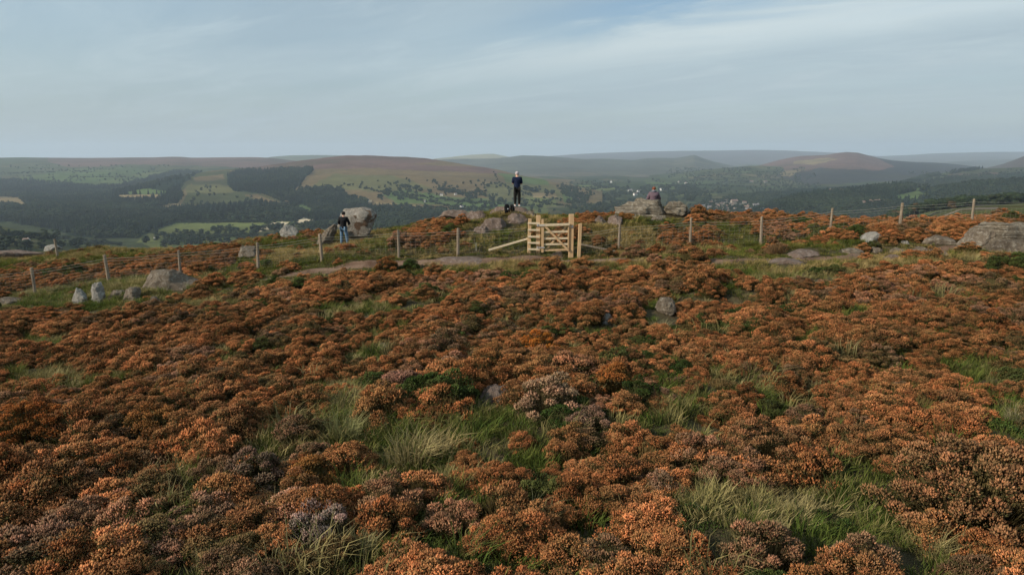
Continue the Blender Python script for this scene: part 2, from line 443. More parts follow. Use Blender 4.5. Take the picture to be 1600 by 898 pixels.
# trodden path
def strip(name, pts, width, label, m, seed, lift=0.03, step=0.14):
    P = np.array([tuple(G(px, py))[:2] for px, py in pts])
    d = np.concatenate([[0], np.cumsum(np.hypot(*np.diff(P, axis=0).T))])
    n = int(d[-1] / step); s = np.linspace(0, d[-1], n)
    cx = np.interp(s, d, P[:, 0]); cy = np.interp(s, d, P[:, 1])
    k = np.ones(9) / 9
    cx = np.convolve(np.pad(cx, 4, 'edge'), k, 'valid'); cy = np.convolve(np.pad(cy, 4, 'edge'), k, 'valid')
    tx = np.gradient(cx); ty = np.gradient(cy); L = np.hypot(tx, ty); nxn = -ty / L; nyn = tx / L
    wl = width * (0.65 + 0.9 * vnoise(s / 1.1, s * 0, seed) + 0.25 * fbm(s / 0.3, s * 0, seed + 3, 2))
    wr = width * (0.65 + 0.9 * vnoise(s / 1.3, s * 0, seed + 7) + 0.25 * fbm(s / 0.3, s * 0, seed + 5, 2))
    wl *= np.clip(np.minimum(s, d[-1] - s) / 1.5, 0.1, 1); wr *= np.clip(np.minimum(s, d[-1] - s) / 1.5, 0.1, 1)
    K = 11; u = np.linspace(-1, 1, K)
    off = np.where(u[None, :] < 0, u[None, :] * wl[:, None], u[None, :] * wr[:, None])
    X = cx[:, None] + nxn[:, None] * off; Y = cy[:, None] + nyn[:, None] * off
    Z = H(X, Y) + lift * (1 - np.abs(u[None, :]) ** 4 * 1.6)
    ii = np.arange(n * K).reshape(n, K)
    F = np.stack([ii[:-1, :-1].ravel(), ii[:-1, 1:].ravel(), ii[1:, 1:].ravel(), ii[1:, :-1].ravel()], 1)
    o = link(name, mk_mesh(name, np.stack([X.ravel(), Y.ravel(), Z.ravel()], 1), F, [m], smooth=True))
    tag(o, label, kind='structure')
    return cx, cy, np.maximum(wl, wr)
PATHS = []
PATHS.append(strip('path', [(405, 440), (440, 432), (520, 421), (600, 414), (660, 411), (760, 407), (860, 408), (960, 406), (1060, 407), (1150, 408), (1250, 406), (1330, 402), (1400, 398), (1470, 392), (1560, 388)],
      0.46, 'trodden brown earth path running along the fence', M['path'], 5))
PATHS.append(strip('path', [(868, 414), (870, 404), (872, 396), (874, 388)], 0.42, 'short worn earth track leading through the gate', M['path'], 15))
PATHS.append(strip('path', [(1200, 414), (1240, 409), (1290, 408), (1340, 405)], 0.30, 'narrow muddy branch of the path on the right', M['path'], 25))
def on_path(x, y, margin=0.0):
    r = np.zeros(x.shape, bool)
    for cx, cy, wd in PATHS:
        for i in range(0, len(cx), 2):
            r |= (x - cx[i]) ** 2 + (y - cy[i]) ** 2 < (wd[i] * 0.8 + margin) ** 2
    return r
# ------------------------------------------------------------------ far land: sheets given by rows of (Y, z) along bearings
LAND = dict(wood=(0.014, 0.022, 0.013), green=(0.082, 0.118, 0.040), lime=(0.125, 0.145, 0.048), tan=(0.22, 0.165, 0.085), moor=(0.130, 0.080, 0.066),
            heath=(0.140, 0.102, 0.052), straw=(0.55, 0.45, 0.30), olive=(0.056, 0.064, 0.028), grey=(0.11, 0.11, 0.09), rough=(0.110, 0.106, 0.046))
COVER = [
 ('olive', [(-400, 245), (480, 245), (470, 300), (-400, 310)]),
 ('moor', [(75, 240), (460, 240), (470, 262), (420, 263), (300, 259), (200, 257), (110, 262), (75, 252)]),
 ('green', [(30, 276), (120, 264), (200, 262), (260, 270), (200, 285), (120, 288), (40, 284)]),
 ('heath', [(285, 270), (350, 266), (460, 262), (560, 258), (700, 250), (880, 285), (900, 320), (760, 318), (640, 300), (560, 300), (460, 330), (270, 325), (285, 300), (300, 285)]),
 ('olive', [(285, 272), (362, 266), (356, 290), (400, 300), (445, 318), (440, 328), (280, 324), (300, 290)]), ('heath', [(300, 277), (350, 272), (352, 279), (305, 285)]), ('rough', [(292, 290), (345, 287), (380, 300), (330, 303), (292, 300)]), ('heath', [(400, 303), (440, 318), (420, 320), (380, 306)]),
 ('rough', [(520, 272), (620, 275), (680, 295), (600, 300), (540, 296), (480, 294)]),
 ('moor', [(370, 268), (440, 256), (500, 236), (700, 236), (720, 250), (640, 256), (560, 263), (440, 266)]),
 ('moor', [(560, 262), (640, 256), (760, 262), (800, 272), (700, 268)]),
 ('wood', [(-400, 282), (0, 281), (50, 282), (100, 288), (150, 291), (185, 289), (215, 283), (240, 276), (265, 270), (290, 268), (312, 269), (298, 276), (288, 286), (282, 296), (286, 306), (276, 320), (262, 320), (240, 328), (332, 330), (332, 345), (280, 348), (240, 360), (215, 372), (170, 374), (110, 368), (90, 362), (20, 348), (-400, 338)]),
 ('tan', [(-60, 308), (30, 308), (48, 327), (20, 322), (-60, 318)]),
 ('tan', [(180, 306), (225, 303), (262, 305), (240, 310), (190, 315)]),
 ('green', [(200, 300), (232, 295), (262, 298), (258, 303), (205, 303)]),
 ('tan', [(240, 326), (262, 318), (300, 320), (352, 323), (260, 329)]),
 ('wood', [(357, 275), (372, 268), (440, 265), (492, 266), (478, 275), (470, 290), (455, 300), (440, 316), (410, 303), (365, 299), (356, 288)]),
 ('wood', [(462, 298), (500, 295), (530, 296), (537, 303), (545, 310), (570, 313), (575, 322), (582, 330), (575, 352), (450, 346), (430, 326), (455, 320), (445, 312)]),
 ('green', [(462, 322), (475, 320), (495, 330), (485, 334), (465, 330)]),
 ('wood', [(280, 326), (330, 325), (380, 322), (400, 318), (455, 326), (455, 341), (400, 346), (280, 347)]),
 ('lime', [(225, 368), (280, 349), (460, 346), (410, 350), (400, 365), (380, 392), (250, 392), (215, 378)]),
 ('green', [(250, 372), (380, 366), (380, 392), (250, 392)]),
 ('straw', [(407, 357), (425, 347), (452, 347), (442, 355), (425, 360), (407, 362)]),
 ('straw', [(458, 345), (475, 340), (490, 344), (485, 350), (468, 351)]),
 ('olive', [(450, 350), (590, 335), (760, 338), (760, 365), (400, 400), (400, 364)]),
 ('wood', [(575, 326), (620, 330), (700, 334), (760, 338), (760, 362), (560, 362), (560, 330)]),
 ('green', [(596, 301), (640, 297), (665, 301), (700, 309), (760, 310), (850, 320), (860, 345), (700, 345), (740, 326), (690, 320), (620, 318)]),
 ('lime', [(640, 300), (660, 301), (655, 308), (635, 306)]), ('straw', [(555, 312), (575, 311), (582, 315), (558, 315)]),
 ('tan', [(580, 317), (640, 319), (660, 323), (590, 322)]),
 ('rough', [(760, 285), (860, 288), (900, 310), (850, 320), (760, 312)]),
 ('green', [(780, 270), (850, 280), (860, 290), (790, 285)]),
 ('lime', [(822, 308), (868, 309), (870, 322), (824, 322)]), ('tan', [(828, 301), (866, 301), (872, 309), (830, 308)]), ('rough', [(866, 298), (900, 302), (895, 312), (870, 312)]),
 ('green', [(878, 302), (895, 300), (900, 312), (885, 318)]), ('lime', [(893, 305), (901, 303), (902, 318), (893, 316)]),
 ('lime', [(903, 289), (940, 291), (980, 297), (940, 297), (905, 293)]),
 ('green', [(1010, 292), (1060, 290), (1072, 295), (1015, 298)]), ('green', [(1010, 283), (1060, 281), (1062, 288), (1012, 289)]),
 ('green', [(1100, 278), (1140, 277), (1145, 284), (1100, 286)]), ('lime', [(1060, 302), (1120, 303), (1120, 306), (1060, 305)]),
 ('grey', [(1095, 316), (1120, 311), (1180, 314), (1190, 325), (1168, 334), (1100, 336)]),
 ('wood', [(1120, 316), (1150, 308), (1200, 302), (1400, 300), (1340, 308), (1300, 313), (1250, 317), (1205, 326), (1188, 324), (1150, 314)]),
 ('green', [(1165, 334), (1190, 329), (1240, 320), (1290, 313), (1400, 312), (1400, 345), (1165, 345)]),
 ('lime', [(1255, 309), (1275, 309), (1275, 312), (1256, 312)]), ('lime', [(1200, 311), (1210, 311), (1210, 315), (1200, 315)]),
 ('wood', [(1222, 322), (1245, 318), (1262, 326), (1250, 331), (1235, 329)]), ('wood', [(1266, 320), (1276, 320), (1274, 334), (1264, 332)]),
]
COVER_BY = {
 'hill_g': [('moor', [(1150, 262), (1185, 250), (1290, 230), (1345, 232), (1400, 262), (1370, 266), (1280, 262), (1262, 268), (1232, 272), (1222, 262)]),
            ('tan', [(1238, 252), (1292, 246), (1312, 249), (1275, 257), (1240, 257)]), ('tan', [(1218, 268), (1262, 265), (1235, 275), (1222, 275)])],
 'hill_k': [('wood', [(1395, 292), (1430, 272), (1500, 255), (1532, 255), (1535, 264), (1500, 270), (1470, 274), (1440, 282), (1420, 292)]),
            ('green', [(1465, 270), (1485, 268), (1490, 276), (1470, 276)]),
            ('moor', [(1480, 272), (1560, 270), (1605, 276), (1550, 278), (1490, 279)]),
            ('wood', [(1430, 290), (1480, 279), (1560, 276), (1620, 271), (1850, 260), (1850, 310), (1430, 315)])],
 'hill_l': [('green', [(1398, 306), (1435, 298), (1456, 304), (1430, 311), (1398, 320)]), ('lime', [(1410, 286), (1440, 284), (1428, 290)]),
            ('lime', [(1320, 305), (1350, 302), (1348, 308), (1320, 309)]), ('lime', [(1370, 306), (1382, 304), (1380, 312), (1370, 312)]), ('green', [(1420, 296), (1440, 293), (1436, 298), (1420, 298)])],
}
sheets = {}
def fields(x, y, col, amt, cell):
    """a patchwork of irregular fields: colour per cell, dark hedge lines"""
    xx = x / cell + 0.35 * fbm(x / cell / 2, y / cell / 2, 41, 2); yy = y / (cell * 1.5) + 0.35 * fbm(x / cell / 2, y / cell / 2, 45, 2)
    xr = xx * 0.9 + yy * 0.35; yr = yy * 0.95 - xx * 0.3
    ix, iy = np.floor(xr), np.floor(yr)
    h1 = hsh(ix, iy, 77); h2 = hsh(ix, iy, 99)
    pal = np.array([(0.050, 0.075, 0.028), (0.075, 0.095, 0.036), (0.125, 0.12, 0.052), (0.165, 0.135, 0.07), (0.036, 0.054, 0.022), (0.09, 0.115, 0.042)])
    c = 0.85 * pal[(h1 * 5.99).astype(int)] * (0.85 + 0.3 * h2[..., None])
    e = np.minimum(np.minimum(xr - ix, ix + 1 - xr), np.minimum(yr - iy, iy + 1 - yr))
    hedge = (e < 0.05)[..., None]
    c = np.where(hedge, np.array(LAND['wood']) * 1.3, c)
    return col * (1 - amt) + c * amt
def sheet(key, name, label, pxs, rows, default, ncol, nrow, rough=0.004, fld=0.0, cell=160, crest=None, seed=1, kind='structure'):
    """rows: list of (Y, z) arrays sampled at the bearings pxs"""
    pxs = np.array(pxs, float); u = np.linspace(pxs[0], pxs[-1], ncol)
    RY = np.array([np.interp(u, pxs, np.broadcast_to(r[0], pxs.shape)) for r in rows])
    RZ = np.array([np.interp(u, pxs, np.broadcast_to(r[1], pxs.shape)) for r in rows])
    step = (u[1] - u[0])
    kk = max(1, int(6 / step)) * 2 + 1; ker = np.hanning(kk + 2)[1:-1]; ker /= ker.sum()
    sm = lambda A: np.array([np.convolve(np.pad(a, kk // 2, 'edge'), ker, 'valid') for a in A])
    RY, RZ = sm(RY), sm(RZ)
    nr = len(rows); v = np.linspace(0, nr - 1, nrow)
    i = np.minimum(v.astype(int), nr - 2); f = (v - i)[:, None]
    Y = RY[i] * (1 - f) + RY[i + 1] * f; Z = RZ[i] * (1 - f) + RZ[i + 1] * f
    k2 = max(3, int(nrow / nr * 0.35) * 2 + 1); ker2 = np.hanning(k2 + 2)[1:-1]; ker2 /= ker2.sum()
    Z = np.apply_along_axis(lambda a: np.convolve(np.pad(a, k2 // 2, 'edge'), ker2, 'valid'), 0, Z)
    X = (u[None, :] - 800) / FP * Y
    amp = rough * Y
    Z = Z + amp * fbm(X / (0.12 * Y.mean()), Y / (0.12 * Y.mean()), seed, 5)
    px, py = project(X, Y, Z)
    wx = px + 5.0 * fbm(px / 16, py / 9, 61, 4); wy = py + 2.0 * fbm(px / 16, py / 9, 71, 4)
    col = np.broadcast_to(np.array(LAND[default] if isinstance(default, str) else default), X.shape + (3,)).copy()
    if fld: col = fields(X, Y, col, fld, cell)
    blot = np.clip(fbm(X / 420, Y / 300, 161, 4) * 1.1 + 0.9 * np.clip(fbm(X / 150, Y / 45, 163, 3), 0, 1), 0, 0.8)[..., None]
    wood = np.zeros(X.shape, bool)
    if default == 'wood': wood[:] = True
    for cls, poly in (COVER if key in ('valley', 'hill_a', 'hill_b', 'flank') else []) + COVER_BY.get(key, []):
        if key == 'hill_a' and max(p[0] for p in poly) > 600: continue
        if key == 'flank' and (min(p[0] for p in poly) > 1150): continue
        mk = in_poly(wx, wy, poly)
        cc = np.array(LAND[cls])
        if cls in ('olive', 'rough', 'green') and fld: cc = fields(X, Y, np.broadcast_to(cc, X.shape + (3,)), 0.35, cell)[mk]
        col[mk] = cc
        wood[mk] = cls == 'wood'
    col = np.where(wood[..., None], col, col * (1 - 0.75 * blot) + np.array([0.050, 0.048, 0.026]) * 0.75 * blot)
    ii = np.arange(ncol * nrow).reshape(nrow, ncol)
    F = np.stack([ii[:-1, :-1].ravel(), ii[:-1, 1:].ravel(), ii[1:, 1:].ravel(), ii[1:, :-1].ravel()], 1)
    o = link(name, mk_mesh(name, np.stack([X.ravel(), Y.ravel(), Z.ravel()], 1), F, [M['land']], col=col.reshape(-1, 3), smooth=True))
    tag(o, label, kind=kind)
    cr = nrow if crest is None else int(crest / (nr - 1) * nrow)
    sheets[key] = dict(X=X[:cr], Y=Y[:cr], Z=Z[:cr], px=px[:cr], py=py[:cr], wood=wood[:cr])
    return o
def zof(py, Y):
    return unproj(800, np.asarray(py, float), Y)[2]
ONE = lambda p, v: np.full(len(p), float(v))
VZ = -136.0
# valley floor
pv = np.linspace(-700, 2300, 7)
sheet('valley', 'valley_floor', 'wooded valley floor with fields and hedges far below', pv,
      [(ONE(pv, y), ONE(pv, z)) for y, z in [(480, VZ - 20), (800, VZ - 4), (1200, VZ), (1700, VZ), (2400, VZ - 2), (3300, VZ - 4), (5000, VZ - 6), (14000, VZ - 10)]],
      (0.030, 0.042, 0.022), 1500, 240, 0.0035, 0.45, 120, seed=2)
# land behind and beside the camera, below the moor
bx = [(-15000, -15000), (15000, -15000), (15000, 15000), (-15000, 15000)]
tag(link('terrain', mk_mesh('terrain', [(x, y, -205) for x, y in bx], [[0, 1, 2, 3]], [M['land']], col=[LAND['olive']] * 4)),
    'lowest ground of the valley reaching the horizon', kind='structure')
# flank directly under the edge, with the left spur and the fields on the right
pf = [-700, -200, 0, 60, 110, 200, 330, 700, 1000, 1150, 1260, 1330, 1400, 1450, 1500, 1600, 1750, 2300]
pf_ = np.array(pf, float)
def rowz(Y, d): return (ONE(pf, Y), np.interp(pf_, [k for k, _ in d], [v for _, v in d]))
rows = [rowz(49, [(-700, -16), (1000, -15), (1260, -14), (1400, -9), (2300, -7)]),
        rowz(90, [(-700, -28), (1000, -26), (1260, -22), (1400, -12.0), (1600, -9.5), (2300, -8)]),
        rowz(150, [(-700, -44), (1000, -46), (1260, -36), (1400, -19), (1500, -13.6), (1600, -12.6), (2300, -11)]),
        rowz(260, [(-700, -62), (1000, -78), (1260, -60), (1400, -33), (1500, -21.5), (1600, -19.5), (2300, -18)]),
        rowz(420, [(-700, -78), (300, -104), (1000, -112), (1260, -84), (1400, -47), (1500, -33), (1600, -30), (2300, -28)]),
        rowz(600, [(-700, -86), (0, -88), (200, -104), (330, -124), (1000, -128), (1260, -98), (1300, -78), (1400, -56), (1450, -48), (1500, -45.5), (1550, -43.5), (1600, -42.5), (2300, -38)]),
        rowz(850, [(-700, -86), (0, -87), (60, -96), (110, -112), (200, -130), (330, -140), (1000, -142), (1260, -135), (1400, -110), (1500, -90), (1600, -86), (2300, -80)]),
        rowz(1050, [(-700, -135), (0, -140), (2300, -150)]), rowz(1300, [(-700, -150), (2300, -160)])]
sheet('flank', 'hillside', 'steep hillside and pasture just below the edge', pf, rows, 'rough', 1100, 260, 0.0016, 0.5, 90, crest=6, seed=4)
def hill(key, label, prof, Yc, Yf, default, ncol=420, nrow=90, rough=0.003, fld=0.0, cell=200, zf=VZ - 12, belly=0.55, back=1500, seed=1, name='hill'):
    """prof: crest line as (bearing px, row py[, Y])"""
    p = np.array([q[0] for q in prof], float); py = np.array([q[1] for q in prof], float)
    yc = np.array([q[2] if len(q) > 2 else Yc for q in prof], float)
    zc_ = zof(py, yc); yf = np.broadcast_to(np.array(Yf, float), p.shape) * np.ones(len(p))
    rows = [(yf, np.full(len(p), zf))]
    for a_ in (0.25, 0.5, 0.75, 0.9, 1.0):
        s_ = a_ ** (1 / (1 + belly)) if belly >= 0 else a_ ** (1 - belly)
        rows.append((yf + (yc - yf) * a_, zf + (zc_ - zf) * s_))
    rows.append((yc + back * 0.25, zc_ - 0.25 * (zc_ - zf) - 4)); rows.append((yc + back, np.full(len(p), zf)))
    return sheet(key, name, label, p, rows, default, ncol, nrow, rough, fld, cell, crest=5, seed=seed)
hill('hill_a', 'long level moorland plateau with fields on the left skyline',
     [(-700, 247), (-200, 246), (0, 246), (50, 245.2), (120, 246), (250, 246), (275, 244.6), (295, 244.8), (305, 246), (400, 245), (430, 246), (460, 250), (520, 256), (560, 264)],
     5200, 2300, 'olive', 900, 120, 0.0010, 0.35, 150, belly=-0.1, seed=21)
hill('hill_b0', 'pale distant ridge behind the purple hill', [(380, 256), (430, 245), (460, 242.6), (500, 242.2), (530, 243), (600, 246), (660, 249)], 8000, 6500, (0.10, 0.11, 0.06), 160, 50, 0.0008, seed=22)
hill('hill_b', 'broad brown and purple moorland hill with forests on its flank',
     [(180, 300, 2300), (250, 285, 2400), (300, 273, 2700), (350, 267, 2900), (400, 262, 3000), (440, 256, 3100), (480, 249.5, 3200), (510, 246, 3250), (545, 243.6, 3300), (590, 244.6, 3300), (640, 246, 3300),
      (665, 247, 3250), (690, 251, 3200), (740, 258, 3050), (790, 267, 2900), (820, 275, 2800), (860, 284, 2650), (900, 294, 2450), (940, 306, 2200)],
     3300, 1650, 'heath', 1000, 150, 0.0036, 0.0, 140, belly=0.25, seed=23)
hill('hill_e1', 'pale green hill top far away', [(680, 248), (705, 245.5), (735, 242), (760, 240.6), (772, 240.2), (780, 242), (800, 246), (815, 250)], 8800, 7800, (0.24, 0.22, 0.13), 160, 40, 0.0006, seed=24)
hill('hill_e', 'blue grey hills with a small pointed peak', [(600, 262), (690, 250), (740, 247.5), (785, 243.5), (800, 241.8), (813, 240.6), (840, 241.3), (875, 245), (900, 248), (940, 248.7), (985, 250.5), (1005, 247), (1030, 246.6), (1050, 247.5),
      (1068, 244.5), (1080, 242), (1090, 246), (1110, 253), (1130, 258), (1170, 266), (1230, 272)], 6800, 4200, (0.095, 0.090, 0.078), 560, 90, 0.0042, 0.3, 260, belly=0.1, seed=25)
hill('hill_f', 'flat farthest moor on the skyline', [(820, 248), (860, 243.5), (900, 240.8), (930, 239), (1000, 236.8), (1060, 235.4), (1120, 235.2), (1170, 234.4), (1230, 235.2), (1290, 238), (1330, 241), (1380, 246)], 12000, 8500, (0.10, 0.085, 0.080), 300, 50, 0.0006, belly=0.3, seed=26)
hill('hill_g0', 'low wooded ridge with small fields in front of the far hills', [(960, 282), (1040, 273), (1100, 266), (1140, 261.5), (1165, 259.5), (1200, 261), (1240, 265), (1290, 272), (1360, 282)], 4300, 3200, 'olive', 400, 80, 0.0030, 0.75, 140, seed=27)
hill('hill_g', 'long hill with a dark knoll on top and woods below', [(1100, 275), (1150, 265), (1185, 257), (1210, 250), (1240, 245.5), (1285, 242.5), (1300, 239.5), (1312, 238), (1330, 238.2), (1342, 241), (1365, 246), (1385, 249), (1440, 253), (1480, 257), (1520, 262), (1580, 270), (1640, 276)],
     5300, 3300, (0.036, 0.036, 0.034), 560, 90, 0.0028, belly=0.5, seed=28)
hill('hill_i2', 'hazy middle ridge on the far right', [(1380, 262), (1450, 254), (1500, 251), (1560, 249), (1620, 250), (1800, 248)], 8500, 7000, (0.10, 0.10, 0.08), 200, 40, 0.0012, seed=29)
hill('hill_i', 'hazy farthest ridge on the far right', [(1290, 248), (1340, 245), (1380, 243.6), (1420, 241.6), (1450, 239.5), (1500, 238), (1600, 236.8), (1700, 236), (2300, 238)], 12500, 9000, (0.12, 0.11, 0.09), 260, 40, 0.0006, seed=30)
hill('hill_j', 'dark steep hill at the right edge', [(1500, 268), (1535, 261), (1555, 256), (1575, 248), (1590, 242), (1600, 238.5), (1640, 226), (1700, 216), (1900, 214), (2300, 230)], 4700, 3500, (0.070, 0.052, 0.042), 260, 60, 0.0020, seed=31)
hill('hill_k', 'green ridge with woods and pasture on the right', [(1370, 296, 2700), (1405, 285, 2800), (1430, 276, 3000), (1460, 270, 3100), (1490, 266, 3200), (1520, 262.5), (1560, 262), (1620, 262), (1800, 258), (2300, 262)], 3200, 1900, 'olive', 500, 80, 0.0022, 0.45, 130, belly=0.2, seed=32)
hill('hill_l', 'dark wooded slope in the middle distance on the right', [(1090, 352, 1500), (1150, 340, 1550), (1200, 322, 1620), (1240, 308, 1700), (1320, 299, 1800), (1360, 292, 1850), (1390, 288, 1900), (1420, 288.5, 1900), (1460, 293, 1800), (1500, 289, 1800), (1560, 284, 1800), (1600, 281, 1800), (1800, 268, 1800), (2300, 268, 1800)], 1800, 1150, 'wood', 600, 80, 0.0026, seed=33)
# ------------------------------------------------------------------ visible surface look-up for the far land
BW = 2; bufw, bufh = 1000, 130
zb = np.full((bufh, bufw), 1e9); bi = np.zeros((bufh, bufw, 3))
for s_ in sheets.values():
    cx = ((s_['px'] + 200) / BW).astype(int); cy = ((s_['py'] - 230) / BW * 1.0).astype(int)
    ok = (cx >= 0) & (cx < bufw) & (cy >= 0) & (cy < bufh)
    cx, cy = cx[ok], cy[ok]; Yv = s_['Y'][ok]; P3 = np.stack([s_['X'][ok], Yv, s_['Z'][ok]], 1)
    o_ = np.argsort(-Yv)
    cx, cy, Yv, P3 = cx[o_], cy[o_], Yv[o_], P3[o_]
    better = Yv < zb[cy, cx]
    cx, cy, Yv, P3 = cx[better], cy[better], Yv[better], P3[better]
    zb[cy, cx] = Yv; bi[cy, cx] = P3
def L(px, py):
    cx = int((px + 200) / BW); cy = int((py - 230) / BW)
    for r in range(0, 8):
        best = None
        for dy in range(-r, r + 1):
            for dx in range(-r, r + 1):
                if max(abs(dx), abs(dy)) != r: continue
                a_, b_ = cy + dy, cx + dx
                if 0 <= a_ < bufh and 0 <= b_ < bufw and zb[a_, b_] < 1e8:
                    if best is None or abs(dy) < best[0]: best = (abs(dy), a_, b_)
        if best: return Vector(bi[best[1], best[2]])
    return None
# ------------------------------------------------------------------ plants: meshes
def frames(D):
    D = D / np.linalg.norm(D, axis=1, keepdims=True)
    up = np.where(np.abs(D[:, 2:3]) < 0.9, np.array([[0, 0, 1.0]]), np.array([[1.0, 0, 0]]))
    A = np.cross(up, D); A /= np.linalg.norm(A, axis=1, keepdims=True)
    return D, A, np.cross(D, A)
def bush_mesh(name, rad, nl, nsp, hgt=0.75, seed=0, twiggy=0.0):
    r = np.random.default_rng(seed)
    # lumps spread over a low dome
    lumps = []
    for k in range(nl):
        a_ = r.uniform(0, 2 * math.pi); q = math.sqrt(r.uniform(0, 1)) * rad * 0.86
        if k % 5 == 0: q = rad * r.uniform(0.9, 1.25)
        top = hgt * rad * (max(0.03, 1 - (q / rad / 1.25) ** 2)) ** 0.7 * r.uniform(0.55, 1.22)
        lumps.append((q * math.cos(a_), q * math.sin(a_), top, r.uniform(0.045, 0.105), r.uniform(0.7, 1.15), r.uniform(0, 1)))
    lumps = np.array(lumps)
    li = r.integers(0, nl, nsp)
    D = r.normal(size=(nsp, 3)); D[:, 2] = np.abs(D[:, 2]) * 1.0 + 0.05
    low = r.random(nsp) < 0.30
    D[low, 2] *= -0.5
    D, A, B = frames(D)
    lr = lumps[li, 3] * (0.72 + 0.40 * r.random(nsp))
    base = lumps[li, :3] + D * lr[:, None] * np.array([1.15, 1.15, 0.85]) - np.array([0, 0, 1]) * (lumps[li, 3] * 0.8)[:, None]
    L_ = r.uniform(0.022, 0.052, nsp); wd = L_ * r.uniform(0.15, 0.27, nsp)
    ax = D * 0.75 + r.normal(scale=0.38, size=D.shape) + np.array([0, 0, 0.8]); ax, A, B = frames(ax)
    V = np.empty((nsp, 5, 3))
    V[:, 0] = base
    for k in range(3):
        an = 2 * math.pi * k / 3
        V[:, 1 + k] = base + ax * (L_ * 0.5)[:, None] + (A * math.cos(an) + B * math.sin(an)) * wd[:, None]
    V[:, 4] = base + ax * L_[:, None]
    T = np.array([(0, 2, 1), (0, 3, 2), (0, 1, 3), (4, 1, 2), (4, 2, 3), (4, 3, 1)])
    F = (T[None] + (np.arange(nsp) * 5)[:, None, None]).reshape(-1, 3)
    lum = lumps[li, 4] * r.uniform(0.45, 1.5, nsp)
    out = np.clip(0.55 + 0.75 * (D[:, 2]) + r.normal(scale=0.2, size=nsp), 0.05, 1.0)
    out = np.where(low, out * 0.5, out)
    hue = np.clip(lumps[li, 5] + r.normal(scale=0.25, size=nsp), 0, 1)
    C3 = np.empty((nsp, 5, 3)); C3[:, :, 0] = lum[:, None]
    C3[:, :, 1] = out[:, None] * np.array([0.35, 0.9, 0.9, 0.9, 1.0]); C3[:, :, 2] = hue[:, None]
    Vs, Fs, Cs = [V.reshape(-1, 3)], [F], [C3.reshape(-1, 3)]
    # dark woody inside and stems
    ns = int(nsp * 0.22)
    q = np.sqrt(r.random(ns)) * rad * 0.95; an = r.uniform(0, 2 * math.pi, ns)
    b0 = np.stack([q * np.cos(an) * 0.6, q * np.sin(an) * 0.6, np.full(ns, -0.06)], 1)
    hh = hgt * rad * np.sqrt(np.maximum(0.05, 1 - (q / rad) ** 2)) * 0.95
    t0 = np.stack([q * np.cos(an), q * np.sin(an), hh * r.uniform(0.5, 1.0 + 0.25 * twiggy, ns)], 1)
    _, A, B = frames(t0 - b0)
    V2 = np.empty((ns, 4, 3)); wv = (0.005 + 0.010 * r.random(ns))[:, None]
    V2[:, 0] = b0 - A * wv; V2[:, 1] = b0 + A * wv; V2[:, 2] = t0 + B * wv * 0.6; V2[:, 3] = t0 - A * wv * 0.6
    F2 = (np.array([(0, 1, 2), (0, 2, 3)])[None] + (np.arange(ns) * 4)[:, None, None]).reshape(-1, 3) + nsp * 5
    C2 = np.zeros((ns, 4, 3)); C2[:, :, 0] = r.uniform(0.7, 1.4, ns)[:, None]; C2[:, :, 1] = 0.1 + 0.35 * twiggy
    Vs.append(V2.reshape(-1, 3)); Fs.append(F2); Cs.append(C2.reshape(-1, 3))
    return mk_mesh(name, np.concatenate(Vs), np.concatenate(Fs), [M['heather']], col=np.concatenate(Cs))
def grass_mesh(name, n, rad, h0, h1, lean, wid, seed=0, droop=0.5):
    r = np.random.default_rng(seed)
    q = np.sqrt(r.random(n)) * rad; an = r.uniform(0, 2 * math.pi, n)
    P0 = np.stack([q * np.cos(an), q * np.sin(an), np.full(n, -0.03)], 1)
    h = r.uniform(h0, h1, n)
    ld = an + r.normal(scale=0.9, size=n); lm = lean * r.uniform(0.2, 1.0, n) * h
    dv = np.stack([np.cos(ld), np.sin(ld), np.zeros(n)], 1)
    wv = np.stack([-np.sin(ld + 0.6), np.cos(ld + 0.6), np.zeros(n)], 1) * (wid * r.uniform(0.6, 1.2, n))[:, None]
    P1 = P0 + dv * (lm * 0.35)[:, None] + np.array([0, 0, 1]) * (h * 0.6)[:, None]
    P2 = P0 + dv * lm[:, None] + np.array([0, 0, 1]) * (h * (1 - droop * 0.35 * r.random(n)))[:, None]
    V = np.stack([P0 - wv, P0 + wv, P1 - wv * 0.8, P1 + wv * 0.8, P2], 1)
    F = (np.array([(0, 1, 3), (0, 3, 2), (2, 3, 4)])[None] + (np.arange(n) * 5)[:, None, None]).reshape(-1, 3)
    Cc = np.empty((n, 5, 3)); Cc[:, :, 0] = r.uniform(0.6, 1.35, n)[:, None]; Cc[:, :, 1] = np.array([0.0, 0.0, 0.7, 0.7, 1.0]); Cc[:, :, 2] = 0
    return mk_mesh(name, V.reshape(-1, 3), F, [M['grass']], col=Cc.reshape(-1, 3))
def ico(sub):
    bm = bmesh.new(); bmesh.ops.create_icosphere(bm, subdivisions=sub, radius=1)
    V = np.array([v.co[:] for v in bm.verts]); F = np.array([[v.index for v in f.verts] for f in bm.faces]); bm.free()
    return V, F
